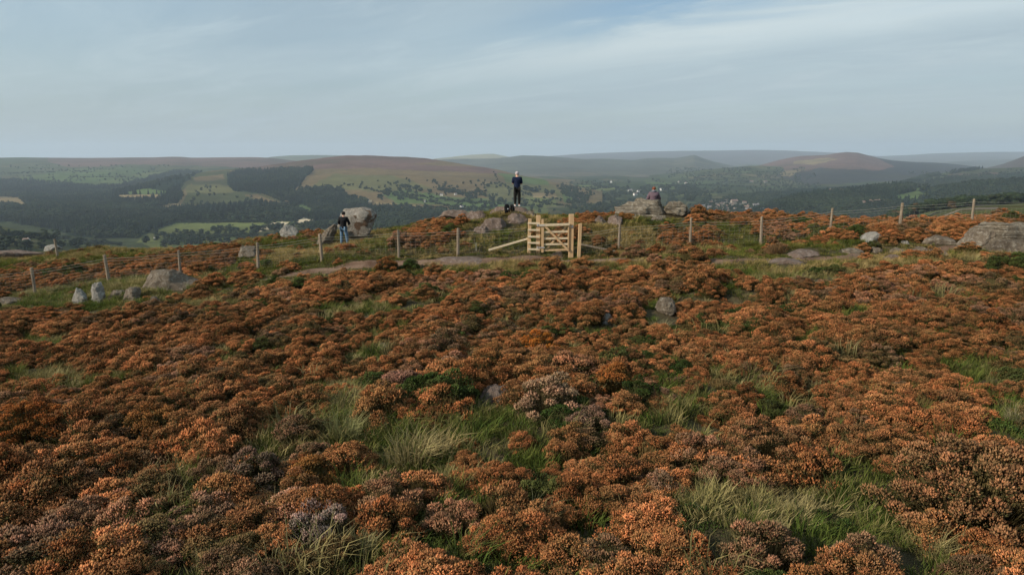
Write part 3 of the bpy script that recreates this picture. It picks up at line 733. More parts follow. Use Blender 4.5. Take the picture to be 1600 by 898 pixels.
def tree_mesh(name, nclump, nleaf, seed, conifer=False, leaf=0.075, sub=2):
    """unit tree: height 1"""
    r = np.random.default_rng(seed)
    Vs, Fs, Cs, Ms = [], [], [], []; off = 0
    def add(V, F, c, mi):
        nonlocal off
        Vs.append(V); Fs.append(F + off); Cs.append(np.broadcast_to(c, (len(V), 3)) if np.ndim(c) == 1 else c); Ms.append(np.full(len(F), mi)); off += len(V)
    n = 6; hs = [0, 0.15, 0.35, 0.6]; rs = [0.035, 0.026, 0.02, 0.008]
    V = np.array([(rs[i] * math.cos(2 * math.pi * k / n) + 0.01 * i, rs[i] * math.sin(2 * math.pi * k / n), hs[i]) for i in range(4) for k in range(n)])
    F = []
    for i in range(3):
        for k in range(n):
            a_, b_, c_, d_ = i * n + k, i * n + (k + 1) % n, (i + 1) * n + (k + 1) % n, (i + 1) * n + k
            F += [(a_, b_, c_), (a_, c_, d_)]
    add(V, np.array(F), np.array([1, 1, 0.]), 1)
    iv, iF = ico(sub)
    if conifer:
        for k in range(6):
            hz = 0.14 + 0.15 * k; rr = 0.22 * (1 - k / 6.6)
            d = iv * np.array([rr, rr, 0.16]) * (0.85 + 0.3 * r.random((len(iv), 1))); d[:, 2] += hz
            add(d, iF, np.stack([r.uniform(0.5, 1.1, len(iv))] * 3, 1), 0)
        cen = np.array([(0, 0, 0.14 + 0.15 * k, 0.22 * (1 - k / 6.6)) for k in range(6)])
    else:
        cen = []
        for k in range(nclump):
            a_ = r.uniform(0, 2 * math.pi); z = r.uniform(0.26, 0.84); env = 0.36 * math.sqrt(max(0.04, 1 - ((z - 0.52) / 0.46) ** 2))
            q = env * r.uniform(0.25, 0.85); rr = r.uniform(0.11, 0.19)
            cen.append((q * math.cos(a_), q * math.sin(a_), z, rr))
            d = iv * np.array([rr, rr, rr * 0.8]) * (0.72 + 0.5 * r.random((len(iv), 1))) + np.array(cen[-1][:3])
            lum = r.uniform(0.6, 1.2)
            add(d, iF, np.stack([np.full(len(iv), lum) * r.uniform(0.8, 1.1, len(iv))] * 3, 1), 0)
        cen = np.array(cen)
    if nleaf:
        ci = r.integers(0, len(cen), nleaf); D = r.normal(size=(nleaf, 3)); D, A, B = frames(D)
        P = cen[ci, :3] + D * (cen[ci, 3] * r.uniform(0.8, 1.25, nleaf))[:, None] * np.array([1, 1, 0.85])
        nn = D + r.normal(scale=0.6, size=D.shape); nn, A, B = frames(nn); s_ = (leaf * r.uniform(0.5, 1.2, nleaf))[:, None]
        V = np.stack([P - A * s_ * 0.5, P + A * s_ * 0.5, P + B * s_], 1).reshape(-1, 3)
        add(V, np.arange(nleaf * 3).reshape(-1, 3), np.repeat(np.stack([r.uniform(0.55, 1.5, nleaf)] * 3, 1), 3, 0), 0)
    return mk_mesh(name, np.concatenate(Vs), np.concatenate(Fs), [M['leaves'], M['bark']], col=np.concatenate(Cs), midx=np.concatenate(Ms))
def source(name, meshes):
    c = bpy.data.collections.new(name)
    for k, me in enumerate(meshes):
        o = bpy.data.objects.new('%s_%02d' % (name, k), me); c.objects.link(o)
    return c
def scatter(name, label, P, rot, scl, idx_, tint, coll):
    P = np.asarray(P, np.float32); n = len(P)
    me = bpy.data.meshes.new(name); me.vertices.add(n); me.vertices.foreach_set('co', P.ravel())
    for an, ty, dat, key in (('rot', 'FLOAT_VECTOR', rot, 'vector'), ('scl', 'FLOAT_VECTOR', scl, 'vector')):
        at = me.attributes.new(an, ty, 'POINT'); at.data.foreach_set(key, np.asarray(dat, np.float32).ravel())
    at = me.attributes.new('pick', 'INT', 'POINT'); at.data.foreach_set('value', np.asarray(idx_, np.int32))
    at = me.attributes.new('tint', 'FLOAT_COLOR', 'POINT'); c4 = np.ones((n, 4), np.float32); c4[:, :3] = tint
    at.data.foreach_set('color', c4.ravel())
    o = link(name, me); tag(o, label, kind='stuff')
    g = bpy.data.node_groups.new(name + '_scatter', 'GeometryNodeTree')
    g.interface.new_socket('Geometry', in_out='INPUT', socket_type='NodeSocketGeometry')
    g.interface.new_socket('Geometry', in_out='OUTPUT', socket_type='NodeSocketGeometry')
    gi = g.nodes.new('NodeGroupInput'); go = g.nodes.new('NodeGroupOutput')
    ip = g.nodes.new('GeometryNodeInstanceOnPoints'); ci = g.nodes.new('GeometryNodeCollectionInfo')
    ci.inputs['Collection'].default_value = coll; ci.inputs['Separate Children'].default_value = True; ci.inputs['Reset Children'].default_value = True
    g.links.new(gi.outputs[0], ip.inputs['Points']); g.links.new(ci.outputs[0], ip.inputs['Instance'])
    ip.inputs['Pick Instance'].default_value = True
    for an, ty, so in (('pick', 'INT', 'Instance Index'), ('rot', 'FLOAT_VECTOR', 'Rotation'), ('scl', 'FLOAT_VECTOR', 'Scale')):
        na = g.nodes.new('GeometryNodeInputNamedAttribute'); na.data_type = ty; na.inputs['Name'].default_value = an
        out = [x for x in na.outputs if x.enabled and x.name == 'Attribute'][0]
        g.links.new(out, ip.inputs[so])
    g.links.new(ip.outputs[0], go.inputs[0])
    md = o.modifiers.new('scatter', 'NODES'); md.node_group = g
    return o
# ------------------------------------------------------------------ moor plants: where
RUST = np.array([(0.495, 0.202, 0.086), (0.425, 0.168, 0.070), (0.550, 0.240, 0.108), (0.465, 0.212, 0.092), (0.360, 0.170, 0.080)])
PINK = np.array([(0.480, 0.240, 0.148), (0.440, 0.215, 0.132), (0.440, 0.240, 0.165), (0.380, 0.200, 0.124)])
DRAB = np.array([(0.250, 0.145, 0.088), (0.215, 0.140, 0.066), (0.290, 0.165, 0.105)])
GREENS = np.array([(0.075, 0.105, 0.028), (0.055, 0.095, 0.022), (0.095, 0.11, 0.035)])
GRASS_E = [(560, 678, 150, 44), (645, 725, 90, 64), (690, 795, 80, 70), (835, 875, 90, 34), (1320, 798, 200, 56), (1120, 795, 74, 64), (1590, 655, 50, 30),
           (430, 692, 85, 30), (560, 478, 80, 13), (1080, 462, 80, 11), (1310, 488, 50, 7), (100, 588, 80, 14), (55, 690, 34, 24), (245, 640, 26, 18),
           (290, 760, 36, 24), (775, 660, 62, 26), (830, 722, 40, 20), (1050, 640, 36, 24), (340, 470, 90, 8), (20, 850, 38, 30), (590, 885, 70, 20),
           (660, 465, 50, 7), (1140, 445, 50, 8), (1480, 440, 40, 5), (70, 520, 50, 8), (400, 548, 50, 6), (1250, 615, 46, 9), (1010, 870, 40, 22), (950, 705, 50, 16), (1420, 745, 60, 16)]
BACK_H = [[(0, 410), (150, 412), (250, 396), (330, 378), (395, 384), (350, 415), (300, 425), (180, 430), (0, 455)],
          [(420, 368), (500, 348), (508, 364), (440, 374)], [(645, 342), (730, 330), (738, 346), (650, 353)], [(640, 357), (705, 355), (720, 372), (640, 386)],
          [(895, 338), (960, 316), (1003, 314), (970, 335), (905, 348)], [(840, 330), (800, 322), (840, 345)], [(850, 362), (925, 352), (925, 368), (850, 372)],
          [(1060, 330), (1100, 322), (1200, 330), (1400, 326), (1610, 326), (1700, 330), (1700, 350), (1525, 348), (1500, 378), (1420, 374), (1290, 368), (1200, 368), (1180, 348), (1070, 342)],
          [(1040, 357), (1110, 350), (1112, 377), (1030, 377)], [(-300, 400), (0, 410), (0, 460), (-300, 470)], [(1600, 330), (1900, 330), (1900, 400), (1600, 400)]]
GRASS_P = [[(-300, 462), (0, 457), (60, 460), (180, 450), (330, 428), (420, 416), (470, 428), (440, 440), (330, 442), (250, 470), (120, 486), (-300, 490)]]
FRONT = ([-400, 0, 330, 420, 500, 600, 660, 760, 900, 1000, 1030, 1080, 1140, 1160, 1300, 1360, 1420, 1520, 1700], [468, 464, 454, 446, 436, 424, 429, 427, 427, 427, 418, 416, 421, 434, 434, 425, 417, 405, 401])
def heather_prob(px, py):
    n = fbm(px / 60, py / 28, 5, 3); n2 = fbm(px / 18, py / 10, 15, 2)
    p = np.where(py > np.interp(px, *FRONT), 1.0, 0.06)
    for poly in BACK_H: p = np.where(in_poly(px, py, poly), 0.85, p)
    for poly in GRASS_P: p = np.where(in_poly(px, py, poly), 0.12, p)
    for (ex, ey, rx, ry) in GRASS_E:
        d = ((px - ex) / rx) ** 2 + ((py - ey) / ry) ** 2 + 0.9 * n2
        p = np.where(d < 1, 0.03, p)
    front = (py > 405)
    p = np.where(front & (n < -0.42 + 0.12 * (py < 570) + 0.30 * n2), p * 0.25, p)
    return p
def region_points(n, y0=4.2, y1=47, seed=1, wide=0.86):
    r = np.random.default_rng(seed)
    yy = np.sqrt(r.uniform(y0 ** 2, y1 ** 2, n)); xx = (r.uniform(-1, 1, n)) * (yy * wide + 4.5)
    return xx, yy, r
def area(y0, y1, wide=0.86): return wide * (y1 ** 2 - y0 ** 2) + 9 * (y1 - y0)
ROCKMASK = []      # (x, y, r) filled by the rocks below
def clear_rocks(x, y, extra=0.0, front=0.0):
    k = np.ones(x.shape, bool)
    for (a_, b_, rx, ry, ang) in ROCKMASK:
        dx, dy = x - a_, y - b_; c_, s_ = math.cos(-ang), math.sin(-ang)
        u_, v_ = dx * c_ - dy * s_, dx * s_ + dy * c_
        k &= (u_ / (rx + extra)) ** 2 + (v_ / (ry + extra)) ** 2 > 1
        if front and rx > 0.3: k &= (u_ / (rx * 0.9)) ** 2 + ((v_ + ry * 0.6 + front) / (ry * 0.5 + front)) ** 2 > 1
    return k
# ------------------------------------------------------------------ rocks
def rock_mesh(name, dx, dy, dz, seed, m, boxy=0.5, facets=9, rough=0.10, sub=5, layers=0, lean=0.0, flat=0.0, taper=0.22):
    r = np.random.default_rng(seed)
    V, F = ico(sub)
    p_ = 2 + 3.5 * boxy
    nrm = (np.abs(V) ** p_).sum(1) ** (1 / p_); V = V / nrm[:, None]
    for k in range(facets):
        n_ = r.normal(size=3); n_[2] *= 0.7; n_ /= np.linalg.norm(n_); d_ = r.uniform(0.62, 0.92)
        q = V @ n_ - d_; V = V - np.maximum(q, 0)[:, None] * n_[None] * 0.93
    ph = r.uniform(0, 50, 3)
    for i in range(len(V)):
        a_ = Vector(V[i] * np.array([dx, dy, dz]) / max(dx, dy, dz) * 2.2 + ph)
        nn = mnoise.fractal(a_, 0.9, 2.1, 5)
        st = mnoise.noise(Vector((a_.x * 1.3, a_.y * 1.3, a_.z * 2.6)) + Vector((7, 3, 1)))
        st = math.floor(st * 4.0) / 4.0          # broken steps along the bedding
        V[i] *= 1 + rough * nn + rough * 0.9 * st
    if layers:
        zz = V[:, 2] * layers + 0.35 * np.sin(V[:, 0] * 3 + seed)
        fr = zz - np.floor(zz)
        V[:, :2] *= (1 - 0.09 * (fr < 0.2) - 0.05 * np.floor(zz)[:, ] % 2 * 0.8)[:, None]
    if flat: V[:, 2] = np.where(V[:, 2] > 1 - flat, 1 - flat + (V[:, 2] - 1 + flat) * 0.3, V[:, 2])
    V[:, :2] *= (1 - taper * V[:, 2])[:, None] / (1 + max(0, taper) * 0.6)
    V = V * np.array([dx, dy, dz]) / 2
    V[:, 0] += V[:, 2] * lean
    return mk_mesh(name, V, F, [m], smooth=True)
def rock(px0, px1, ytop, ybase, label, m='grit', Y=None, depth=None, seed=1, cat='rock', name='rock', bury=0.25, group=None, parent=None, rotz=0.0, mask=True, thin=True, **kw):
    pc = (px0 + px1) / 2
    g = G(pc, ybase) if Y is None else Vector([float(v) for v in unproj(pc, ybase, Y)])
    d = g.y * CT - g.z * ST; mpp = d / FP
    wd = (px1 - px0) * mpp; ht = (ybase - ytop) * mpp
    dp = depth or wd * 0.75
    full = ht * (1 + bury)
    # a view tilted down sees part of the top: take that share off the height
    full = max(full - 0.12 * dp, full * 0.45) if thin else full
    me = rock_mesh(name, wd * 1.04, dp, full, seed, M[m], **kw)
    z = g.z + full / 2 - bury * full * 0.8
    loc = Vector((g.x, g.y + dp * 0.42, z))
    if parent is not None:
        o = link(name, me, parent, loc - parent.location, (0, 0, rotz))
    else:
        o = link(name, me, None, loc, (0, 0, rotz)); tag(o, label, cat, group)
    if mask: ROCKMASK.append((loc.x, loc.y, wd * 0.46, dp * 0.46, rotz))
    return o
rock(516, 590, 322, 376, 'great round boulder with rust brown stains behind the man in jeans', 'grit_rust', Y=35.4, depth=1.7, seed=5, cat='boulder', name='boulder', boxy=0.3, facets=14, rough=0.06, bury=0.15, lean=0.06, taper=0.06)
rock(494, 526, 350, 380, 'slanting rock slab leaning against the left side of the great boulder', 'grit', Y=35.0, depth=0.7, seed=12, lean=0.7, boxy=0.2, facets=12, taper=0.5)
rock(434, 470, 351, 375, 'white topped stone poking up on the crest left of the great boulder', 'grit_pale', Y=38, depth=0.8, seed=14)
rock(365, 402, 383, 403, 'grey rock beside a fence post on the left slope', 'grit', seed=16, boxy=0.5)
o1 = link('rock_outcrop', None, None, Vector((0.3, 34, -3.0))); tag(o1, 'tiered grey rock outcrop under the standing person', 'rock outcrop')
for (x0, x1, yt, yb, Yd, dpt, sd, mm) in [(760, 834, 325, 344, 33.7, 1.7, 21, 'grit_pink'), (722, 768, 332, 356, 33.2, 1.2, 22, 'grit_pink'), (684, 740, 330, 344, 34.6, 1.2, 23, 'grit_pink'),
                                          (788, 828, 335, 360, 32.3, 0.9, 24, 'grit_pink'), (748, 800, 343, 371, 31.6, 1.0, 25, 'grit_pink'), (736, 770, 355, 375, 30.9, 0.7, 26, 'grit_pink'), (812, 842, 331, 344, 33.6, 0.9, 27, 'grit')]:
    rock(x0, x1, yt, yb, None, mm, Y=Yd, depth=dpt, seed=sd, name='slab', parent=o1, boxy=0.8, facets=6, bury=0.12, taper=0.3, thin=False)
rock(924, 952, 336, 359, 'left one of two purple grey rounded rocks right of the gate', 'grit_pink', Y=31.5, depth=0.9, seed=31)
rock(948, 980, 334, 362, 'right one of two purple grey rounded rocks right of the gate', 'grit_pink', Y=31.3, depth=1.0, seed=32)
o2 = link('rock_outcrop', None, None, Vector((6.3, 33, -2.8))); tag(o2, 'large cracked grey outcrop in front of the seated person', 'rock outcrop')
rock(960, 1062, 307, 352, None, 'grit_strata', Y=32.8, depth=1.8, seed=41, name='slab', parent=o2, boxy=0.35, facets=12, bury=0.35, rough=0.13, rotz=-0.12, lean=-0.35, taper=0.12)
rock(1004, 1048, 330, 352, None, 'grit_strata', Y=31.9, depth=1.3, seed=42, name='slab', parent=o2, boxy=0.5, facets=12, bury=0.35, rough=0.12, rotz=-0.2)
rock(1036, 1080, 312, 336, None, 'grit_strata', Y=32.6, depth=1.5, seed=43, name='slab', parent=o2, boxy=0.5, facets=8, bury=0.3)
rock(1052, 1090, 319, 333, None, 'grit_strata', Y=33.2, depth=1.6, seed=44, name='slab', parent=o2, boxy=0.4, facets=10, bury=0.5, lean=-0.5)
rock(1012, 1040, 336, 349, None, 'grit', Y=31.4, depth=0.7, seed=45, name='slab', parent=o2, boxy=0.4, facets=12, bury=0.4)
# path slabs and stones
rock(668, 766, 400, 413, 'broad flat rock slab set in the path left of the gate', 'grit_pink', seed=51, depth=1.6, boxy=0.5, facets=4, bury=0.7, rough=0.06)
rock(842, 864, 401, 408, 'small flat stone in the path in front of the gate', 'grit_pink', seed=52, depth=0.5, bury=0.5)
rock(1236, 1292, 387, 403, 'pale flat slab above the path on the right', 'grit_pink', seed=53, depth=1.3, bury=0.6, boxy=0.3, facets=5, rough=0.07)
rock(1205, 1262, 402, 413, 'low worn slab at the lower edge of the path on the right', 'grit_pink', seed=54, depth=0.8, bury=0.6, facets=5, rough=0.07)
rock(1352, 1386, 361, 379, 'white tipped wedge of rock standing above the path', 'grit_pale', seed=55, depth=0.8, lean=0.3)
rock(1314, 1354, 386, 397, 'long low grey stone left of the white tipped wedge', 'grit', seed=56, depth=0.7, bury=0.5)
rock(1362, 1384, 385, 397, 'small leaning grey stone below the white tipped wedge', 'grit', seed=57, depth=0.5, bury=0.4, lean=-0.3)
rock(1394, 1422, 385, 397, 'rounded grey stone beside the path, first left of the cleft stones', 'grit', seed=58, depth=0.6, bury=0.4)
rock(1430, 1452, 384, 395, 'grey stone with a dark cleft beside it in the stone row', 'grit', seed=59, depth=0.5, bury=0.4)
rock(1384, 1416, 396, 406, 'flat stone half sunk at the lower side of the stone row', 'grit_pink', seed=60, depth=0.5, bury=0.5)
rock(1448, 1492, 388, 402, 'pinkish worn slab among the heather near the big right rock', 'grit_pink', seed=61, depth=0.8, bury=0.5)
rock(1456, 1500, 366, 384, 'broad brown grey stone just left of the big right rock', 'grit', seed=62, depth=1.0, bury=0.3)
rock(1410, 1424, 376, 382, 'tiny pale stone in the grass right of the wedge', 'grit_pale', seed=63, depth=0.3)
o3 = link('rock_outcrop', None, None, Vector((20, 27, -3.2))); tag(o3, 'big blocky jointed rock at the right edge', 'rock outcrop')
rock(1532, 1650, 350, 388, None, 'grit_strata', depth=1.5, seed=74, name='slab', parent=o3, boxy=0.9, facets=6, bury=0.3, rough=0.12, taper=0.12, lean=0.12, rotz=0.12, thin=False)
rock(1518, 1560, 356, 388, None, 'grit', depth=1.0, seed=72, name='slab', parent=o3, boxy=1.0, facets=6, bury=0.2, lean=0.15, taper=0.1)
rock(1530, 1660, 374, 397, None, 'grit', depth=0.8, seed=75, name='slab', parent=o3, boxy=1.3, facets=5, bury=0.25, rough=0.12)
# left rocks
rock(109, 133, 450, 475, 'smaller white pointed stone of the standing pair on the left', 'grit_pale', seed=81, depth=0.4, bury=0.2)
rock(138, 164, 441, 475, 'taller grey pointed stone of the standing pair on the left', 'grit_pale', seed=82, depth=0.4, bury=0.15, boxy=0.2)
rock(196, 312, 417, 452, 'long grey rock slab below a fence post on the left slope', 'grit', seed=83, depth=1.6, bury=0.5, boxy=0.4, facets=6, Y=None, rotz=0.1)
rock(182, 214, 446, 470, 'lower lump at the left end of the long rock slab', 'grit', seed=84, depth=0.8, bury=0.4)
rock(163, 196, 452, 462, 'thin grey rock edge between the pointed stones and the long slab', 'grit', seed=85, depth=0.6, bury=0.6)
rock(228, 248, 463, 477, 'small tilted stone in the heather below the long slab', 'grit', seed=86, depth=0.4, bury=0.4)
rock(-30, 28, 464, 478, 'flat dark stone at the left edge of the picture', 'grit', seed=87, depth=0.8, bury=0.4)
rock(-60, 60, 388, 399, 'long flat rock shelf on the far left crest', 'grit_pink', seed=88, depth=2.0, Y=41, bury=0.6, boxy=0.6)
rock(60, 92, 381, 390, 'thin pale capstone behind the lone post on the left crest', 'grit_pale', seed=89, depth=0.8, Y=41, bury=0.4, boxy=0.7)
# stones in the heather
rock(916, 942, 444, 457, 'small white stone in the heather below the gate', 'grit_pale', seed=91, depth=0.35, bury=0.5)
rock(1026, 1060, 464, 494, 'grey hump of rock with a mossy top standing in the heather', 'grit', seed=92, depth=0.5, bury=0.2, boxy=0.2)
rock(940, 962, 490, 508, 'small pale broken stone in the heather, lower left of the mossy hump', 'grit_pale', seed=93, depth=0.3, bury=0.4)
rock(736, 812, 604, 630, 'half hidden brownish slab of rock among foreground heather', 'grit_pink', seed=94, depth=0.6, bury=0.6, boxy=0.7, facets=6, lean=0.3, taper=0.3)
rock(588, 608, 535, 545, 'small dark stone peeping out of foreground heather', 'grit', seed=95, depth=0.25, bury=0.5)
# ------------------------------------------------------------------ distinct foreground bushes
BIG = [bush_mesh('heather_bush', 0.72, 100, 17000, 0.78, 500 + k) for k in range(3)]
MED = [bush_mesh('heather_bush', 0.34, 26, 5200, (0.85, 1.05, 1.25)[k % 3], 520 + k) for k in range(9)]
NAMED = []
def hb(px, py, sc_, tint, label, big=False, k=0):
    g = G(px, py)
    o = link('heather_bush', (BIG if big else MED)[k % (3 if big else 9)], None, g, (0, 0, k * 1.3), (sc_, sc_, sc_))
    o['tint'] = tuple(float(v) * q for v, q in zip(tint, (1.15, 1.34, 1.18))); tag(o, label, 'heather bush')
    NAMED.append((g.x, g.y, (0.6 if big else 0.34) * sc_))
hb(490, 762, 1.0, (0.36, 0.135, 0.05), 'rounded orange heather bush left of the tall pale grass, lower left', k=1)
hb(398, 765, 1.05, (0.21, 0.115, 0.10), 'greyish brown heather bush beside the rounded orange one', k=2)
hb(500, 835, 1.0, (0.40, 0.24, 0.25), 'mauve pink heather bush at the lower left', k=3)
hb(395, 838, 0.9, (0.33, 0.13, 0.07), 'deep rust heather bush left of the mauve pink one', k=4)
hb(610, 812, 1.1, (0.38, 0.17, 0.115), 'salmon brown heather bush between the mauve one and the green hollow', k=5)
hb(708, 828, 0.9, (0.40, 0.18, 0.125), 'small pink heather bush in the green hollow at the bottom centre', k=6)
hb(790, 812, 1.0, (0.34, 0.135, 0.07), 'rust pink heather bush right of the green hollow', k=7)
hb(862, 640, 1.25, (0.50, 0.255, 0.20), 'palest pink heather bush, right of the half hidden slab', k=8)
hb(895, 585, 1.25, (0.45, 0.18, 0.115), 'salmon pink heather bush behind the palest pink one', k=0)
hb(965, 612, 1.15, (0.37, 0.115, 0.04), 'dark orange heather bush right of the palest pink one', k=1)
hb(842, 558, 1.1, (0.46, 0.13, 0.028), 'brightest orange heather bush in the middle of the moor', k=2)
hb(1520, 800, 1.2, (0.34, 0.145, 0.085), 'large pinkish heather mound at the lower right edge', big=True, k=0)
hb(1200, 730, 0.95, (0.34, 0.145, 0.085), 'wide pink brown heather mound above the right green hollow', big=True, k=1)
hb(45, 690, 0.95, (0.36, 0.10, 0.032), 'wide deep orange heather mound at the left edge', big=True, k=2)
hb(240, 672, 1.2, (0.33, 0.125, 0.05), 'rust heather bush on the left, right of the deep orange mound', k=3)
hb(630, 620, 1.2, (0.36, 0.16, 0.14), 'mauve tinged heather bush above the tall pale grass', k=4)
hb(770, 590, 1.25, (0.42, 0.155, 0.07), 'coral heather bush just above the half hidden slab', k=5)
hb(915, 665, 0.9, (0.26, 0.14, 0.12), 'dull purple heather bush below the palest pink one', k=6)
hb(1080, 415, 1.5, (0.27, 0.10, 0.05), 'dark rust heather clump overlapping the path right of centre', k=7)
hb(978, 345, 1.2, (0.33, 0.13, 0.05), 'brown orange heather clump under the left end of the large cracked outcrop', k=3)
hb(607, 424, 1.25, (0.32, 0.11, 0.045), 'orange heather clump at the path edge below the man in jeans', k=8)
# ------------------------------------------------------------------ heather as ground cover
col_h = source('heather_source', MED + [bush_mesh('heather_twigs', 0.38, 13, 1400, 0.7, 540 + k, twiggy=1.0) for k in range(2)])
n = int(area(4.2, 47) * 11.5)
x, y, r = region_points(n, seed=31)
z = H(x, y); px, py = project(x, y, z + 0.2)      # judged at mid height, where the plant is seen
pr = heather_prob(px, py)
crest = np.interp(x, CRX, CRY)
keep = (r.random(n) < pr) & (y < crest + 1.5) & clear_rocks(x, y, 0.05, 0.6) & ~on_path(x, y, 0.06)
for (a_, b_, q) in NAMED: keep &= (x - a_) ** 2 + (y - b_) ** 2 > q * q
# keep the line of sight to the rocks and the gate clear
for (ax, ay, rr) in [tuple(G(870, 410))[:2] + (0.7,), tuple(G(1042, 503))[:2] + (0.75,), tuple(G(929, 466))[:2] + (0.75,), tuple(G(598, 552))[:2] + (0.4,), tuple(G(772, 650))[:2] + (0.6,), tuple(G(951, 516))[:2] + (0.55,), tuple(G(122, 478))[:2] + (0.4,), tuple(G(152, 478))[:2] + (0.4,)]:
    keep &= (x - ax) ** 2 + (y - ay) ** 2 > rr * rr
x, y, z, px, py = [q[keep] for q in (x, y, z, px, py)]
n = len(x)
hn = fbm(x / 2.2, y / 2.2, 81, 3); hp = fbm(x / 2.4 + 40, y / 2.4, 91, 3); hg = fbm(x / 1.6, y / 1.6 + 70, 96, 2)
ti = RUST[r.integers(0, len(RUST), n)]
pinky = (hp + 0.18 * r.normal(size=n)) > 0.50
ti = np.where(pinky[:, None], PINK[r.integers(0, len(PINK), n)], ti)
drab = (hg + 0.3 * r.normal(size=n)) > 0.52
ti = np.where(drab[:, None], DRAB[r.integers(0, len(DRAB), n)], ti)
gr = (hn + 0.25 * r.normal(size=n)) < -0.55
ti = np.where(gr[:, None], GREENS[r.integers(0, len(GREENS), n)], ti)
ti = ti * r.uniform(0.80, 1.18, n)[:, None] * (1 + 0.22 * fbm(x / 3.5, y / 3.5, 101, 2))[:, None]
s_ = r.uniform(0.55, 1.10, n) * (1 + 0.35 * fbm(x / 1.7, y / 1.7, 111, 2))
s_ = np.clip(np.where(y > 33, s_ * 0.72, s_), 0.36, 1.5)
sc3 = np.stack([s_ * r.uniform(0.9, 1.15, n), s_ * r.uniform(0.9, 1.15, n), s_ * r.uniform(0.75, 1.1, n)], 1)
rot = np.stack([r.normal(scale=0.10, size=n), r.normal(scale=0.10, size=n), r.uniform(0, 6.28, n)], 1)
pk = r.integers(0, 9, n); pk = np.where(drab & (r.random(n) < 0.4), 9 + r.integers(0, 2, n), pk)
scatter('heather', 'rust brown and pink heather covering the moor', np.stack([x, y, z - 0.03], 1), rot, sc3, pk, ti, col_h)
# ------------------------------------------------------------------ grass
g_short = [grass_mesh('turf', 80, 0.18, 0.04, 0.12, 0.9, 0.0058, 600 + k) for k in range(4)]
g_mid = [grass_mesh('tussock', 80, 0.16, 0.10, 0.25, 0.85, 0.0052, 610 + k) for k in range(4)]
g_tall = [grass_mesh('rush', 55, 0.20, 0.20, 0.50, 0.95, 0.0050, 620 + k, droop=1.2) for k in range(3)]
g_moss = [bush_mesh('bilberry', 0.26, 9, 700, 0.55, 640 + k) for k in range(2)]
col_g = source('grass_source', g_short + g_mid + g_tall)
n = int(area(4.2, 47) * 26)
x, y, r = region_points(n, seed=41)
x2, y2, _ = region_points(int(area(4.2, 15) * 34), 4.2, 15, seed=43); x = np.concatenate([x, x2]); y = np.concatenate([y, y2]); n = len(x)
z = H(x, y); px, py = project(x, y, z); pr = heather_prob(px, py)
keep = (r.random(n) < np.where(pr < 0.5, 1.0, 0.17)) & (y < np.interp(x, CRX, CRY) + 3) & clear_rocks(x, y, 0.0, 0.15) & ~on_path(x, y, -0.12)
x, y, z, px, py, pr = [q[keep] for q in (x, y, z, px, py, pr)]; n = len(x)
tallz = np.zeros(n)
for (ex, ey, rx, ry) in [(545, 668, 110, 34), (640, 700, 60, 55), (690, 690, 60, 40), (500, 690, 60, 20)]:
    tallz = np.maximum(tallz, 1 - ((px - ex) / rx) ** 2 - ((py - ey) / ry) ** 2)
dryn = fbm(x / 2.5, y / 2.5, 121, 3) + 0.3 * r.normal(size=n)
backz = py < np.interp(px, *FRONT)
dry = dryn > np.where(backz, 0.12, 0.22)
pk = np.where(r.random(n) < 0.60, r.integers(0, 4, n), 4 + r.integers(0, 4, n))
pk = np.where(dry & (r.random(n) < 0.6), 4 + r.integers(0, 4, n), pk)
pk = np.where((tallz > 0) & (r.random(n) < 0.20), 8 + r.integers(0, 3, n), pk)
inh = (pr >= 0.5) & (r.random(n) < 0.05 + 0.35 * (fbm(x / 1.9, y / 1.9, 171, 2) > 0.38))
pk = np.where(inh, np.where(py < 600, 4 + r.integers(0, 7, n), 8 + r.integers(0, 3, n)), pk)
dry = dry | (inh & (r.random(n) < 0.6))
near_gate = ((np.abs(px - 870) < 90) & (py > 385) & (py < 400)) | on_path(x, y - 0.35, 0.55)
pk = np.where(near_gate, r.integers(0, 4, n), pk)
gcol = np.array([(0.125, 0.155, 0.030), (0.160, 0.175, 0.038), (0.092, 0.132, 0.024), (0.190, 0.180, 0.052)])
dcol = np.array([(0.35, 0.285, 0.115), (0.39, 0.315, 0.145), (0.27, 0.225, 0.085), (0.42, 0.335, 0.15)])
ti = np.where((dry | ((tallz > 0) & (r.random(n) < 0.28)))[:, None], dcol[r.integers(0, 4, n)], gcol[r.integers(0, 4, n)])
ti = np.where(((py < 430) & backz)[:, None], ti * np.array([1.12, 1.0, 0.95]), ti)
ti = ti * r.uniform(0.8, 1.2, n)[:, None]
s_ = r.uniform(0.75, 1.35, n)
sc3 = np.stack([s_, s_, s_ * r.uniform(0.8, 1.15, n)], 1)
rot = np.stack([r.normal(scale=0.15, size=n), r.normal(scale=0.15, size=n), r.uniform(0, 6.28, n)], 1)
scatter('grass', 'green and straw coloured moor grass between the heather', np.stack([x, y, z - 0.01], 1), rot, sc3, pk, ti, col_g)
# loose stones and gravel on the path
stone = [rock_mesh('stone', 1, 0.8, 0.5, 900 + k, M['grit_pink'], sub=2, facets=8) for k in range(4)]
col_s = source('stone_source', stone)
r = np.random.default_rng(77); P = []
for cx, cy, wd in PATHS:
    for q in range(int(len(cx) * 5)):
        i = r.integers(0, len(cx)); P.append((cx[i] + r.normal(scale=wd[i] * 0.6), cy[i] + r.normal(scale=wd[i] * 0.6)))
P = np.array(P); n = len(P); zz = H(P[:, 0], P[:, 1]) + 0.02
s_ = 0.02 + 0.10 * r.random(n) ** 3
scatter('gravel', 'loose stones and grit on the trodden path', np.stack([P[:, 0], P[:, 1], zz], 1), r.normal(scale=0.3, size=(n, 3)) + np.array([0, 0, 3.0]) * r.random((n, 1)), np.stack([s_] * 3, 1), r.integers(0, 4, n), np.ones((n, 3)), col_s)
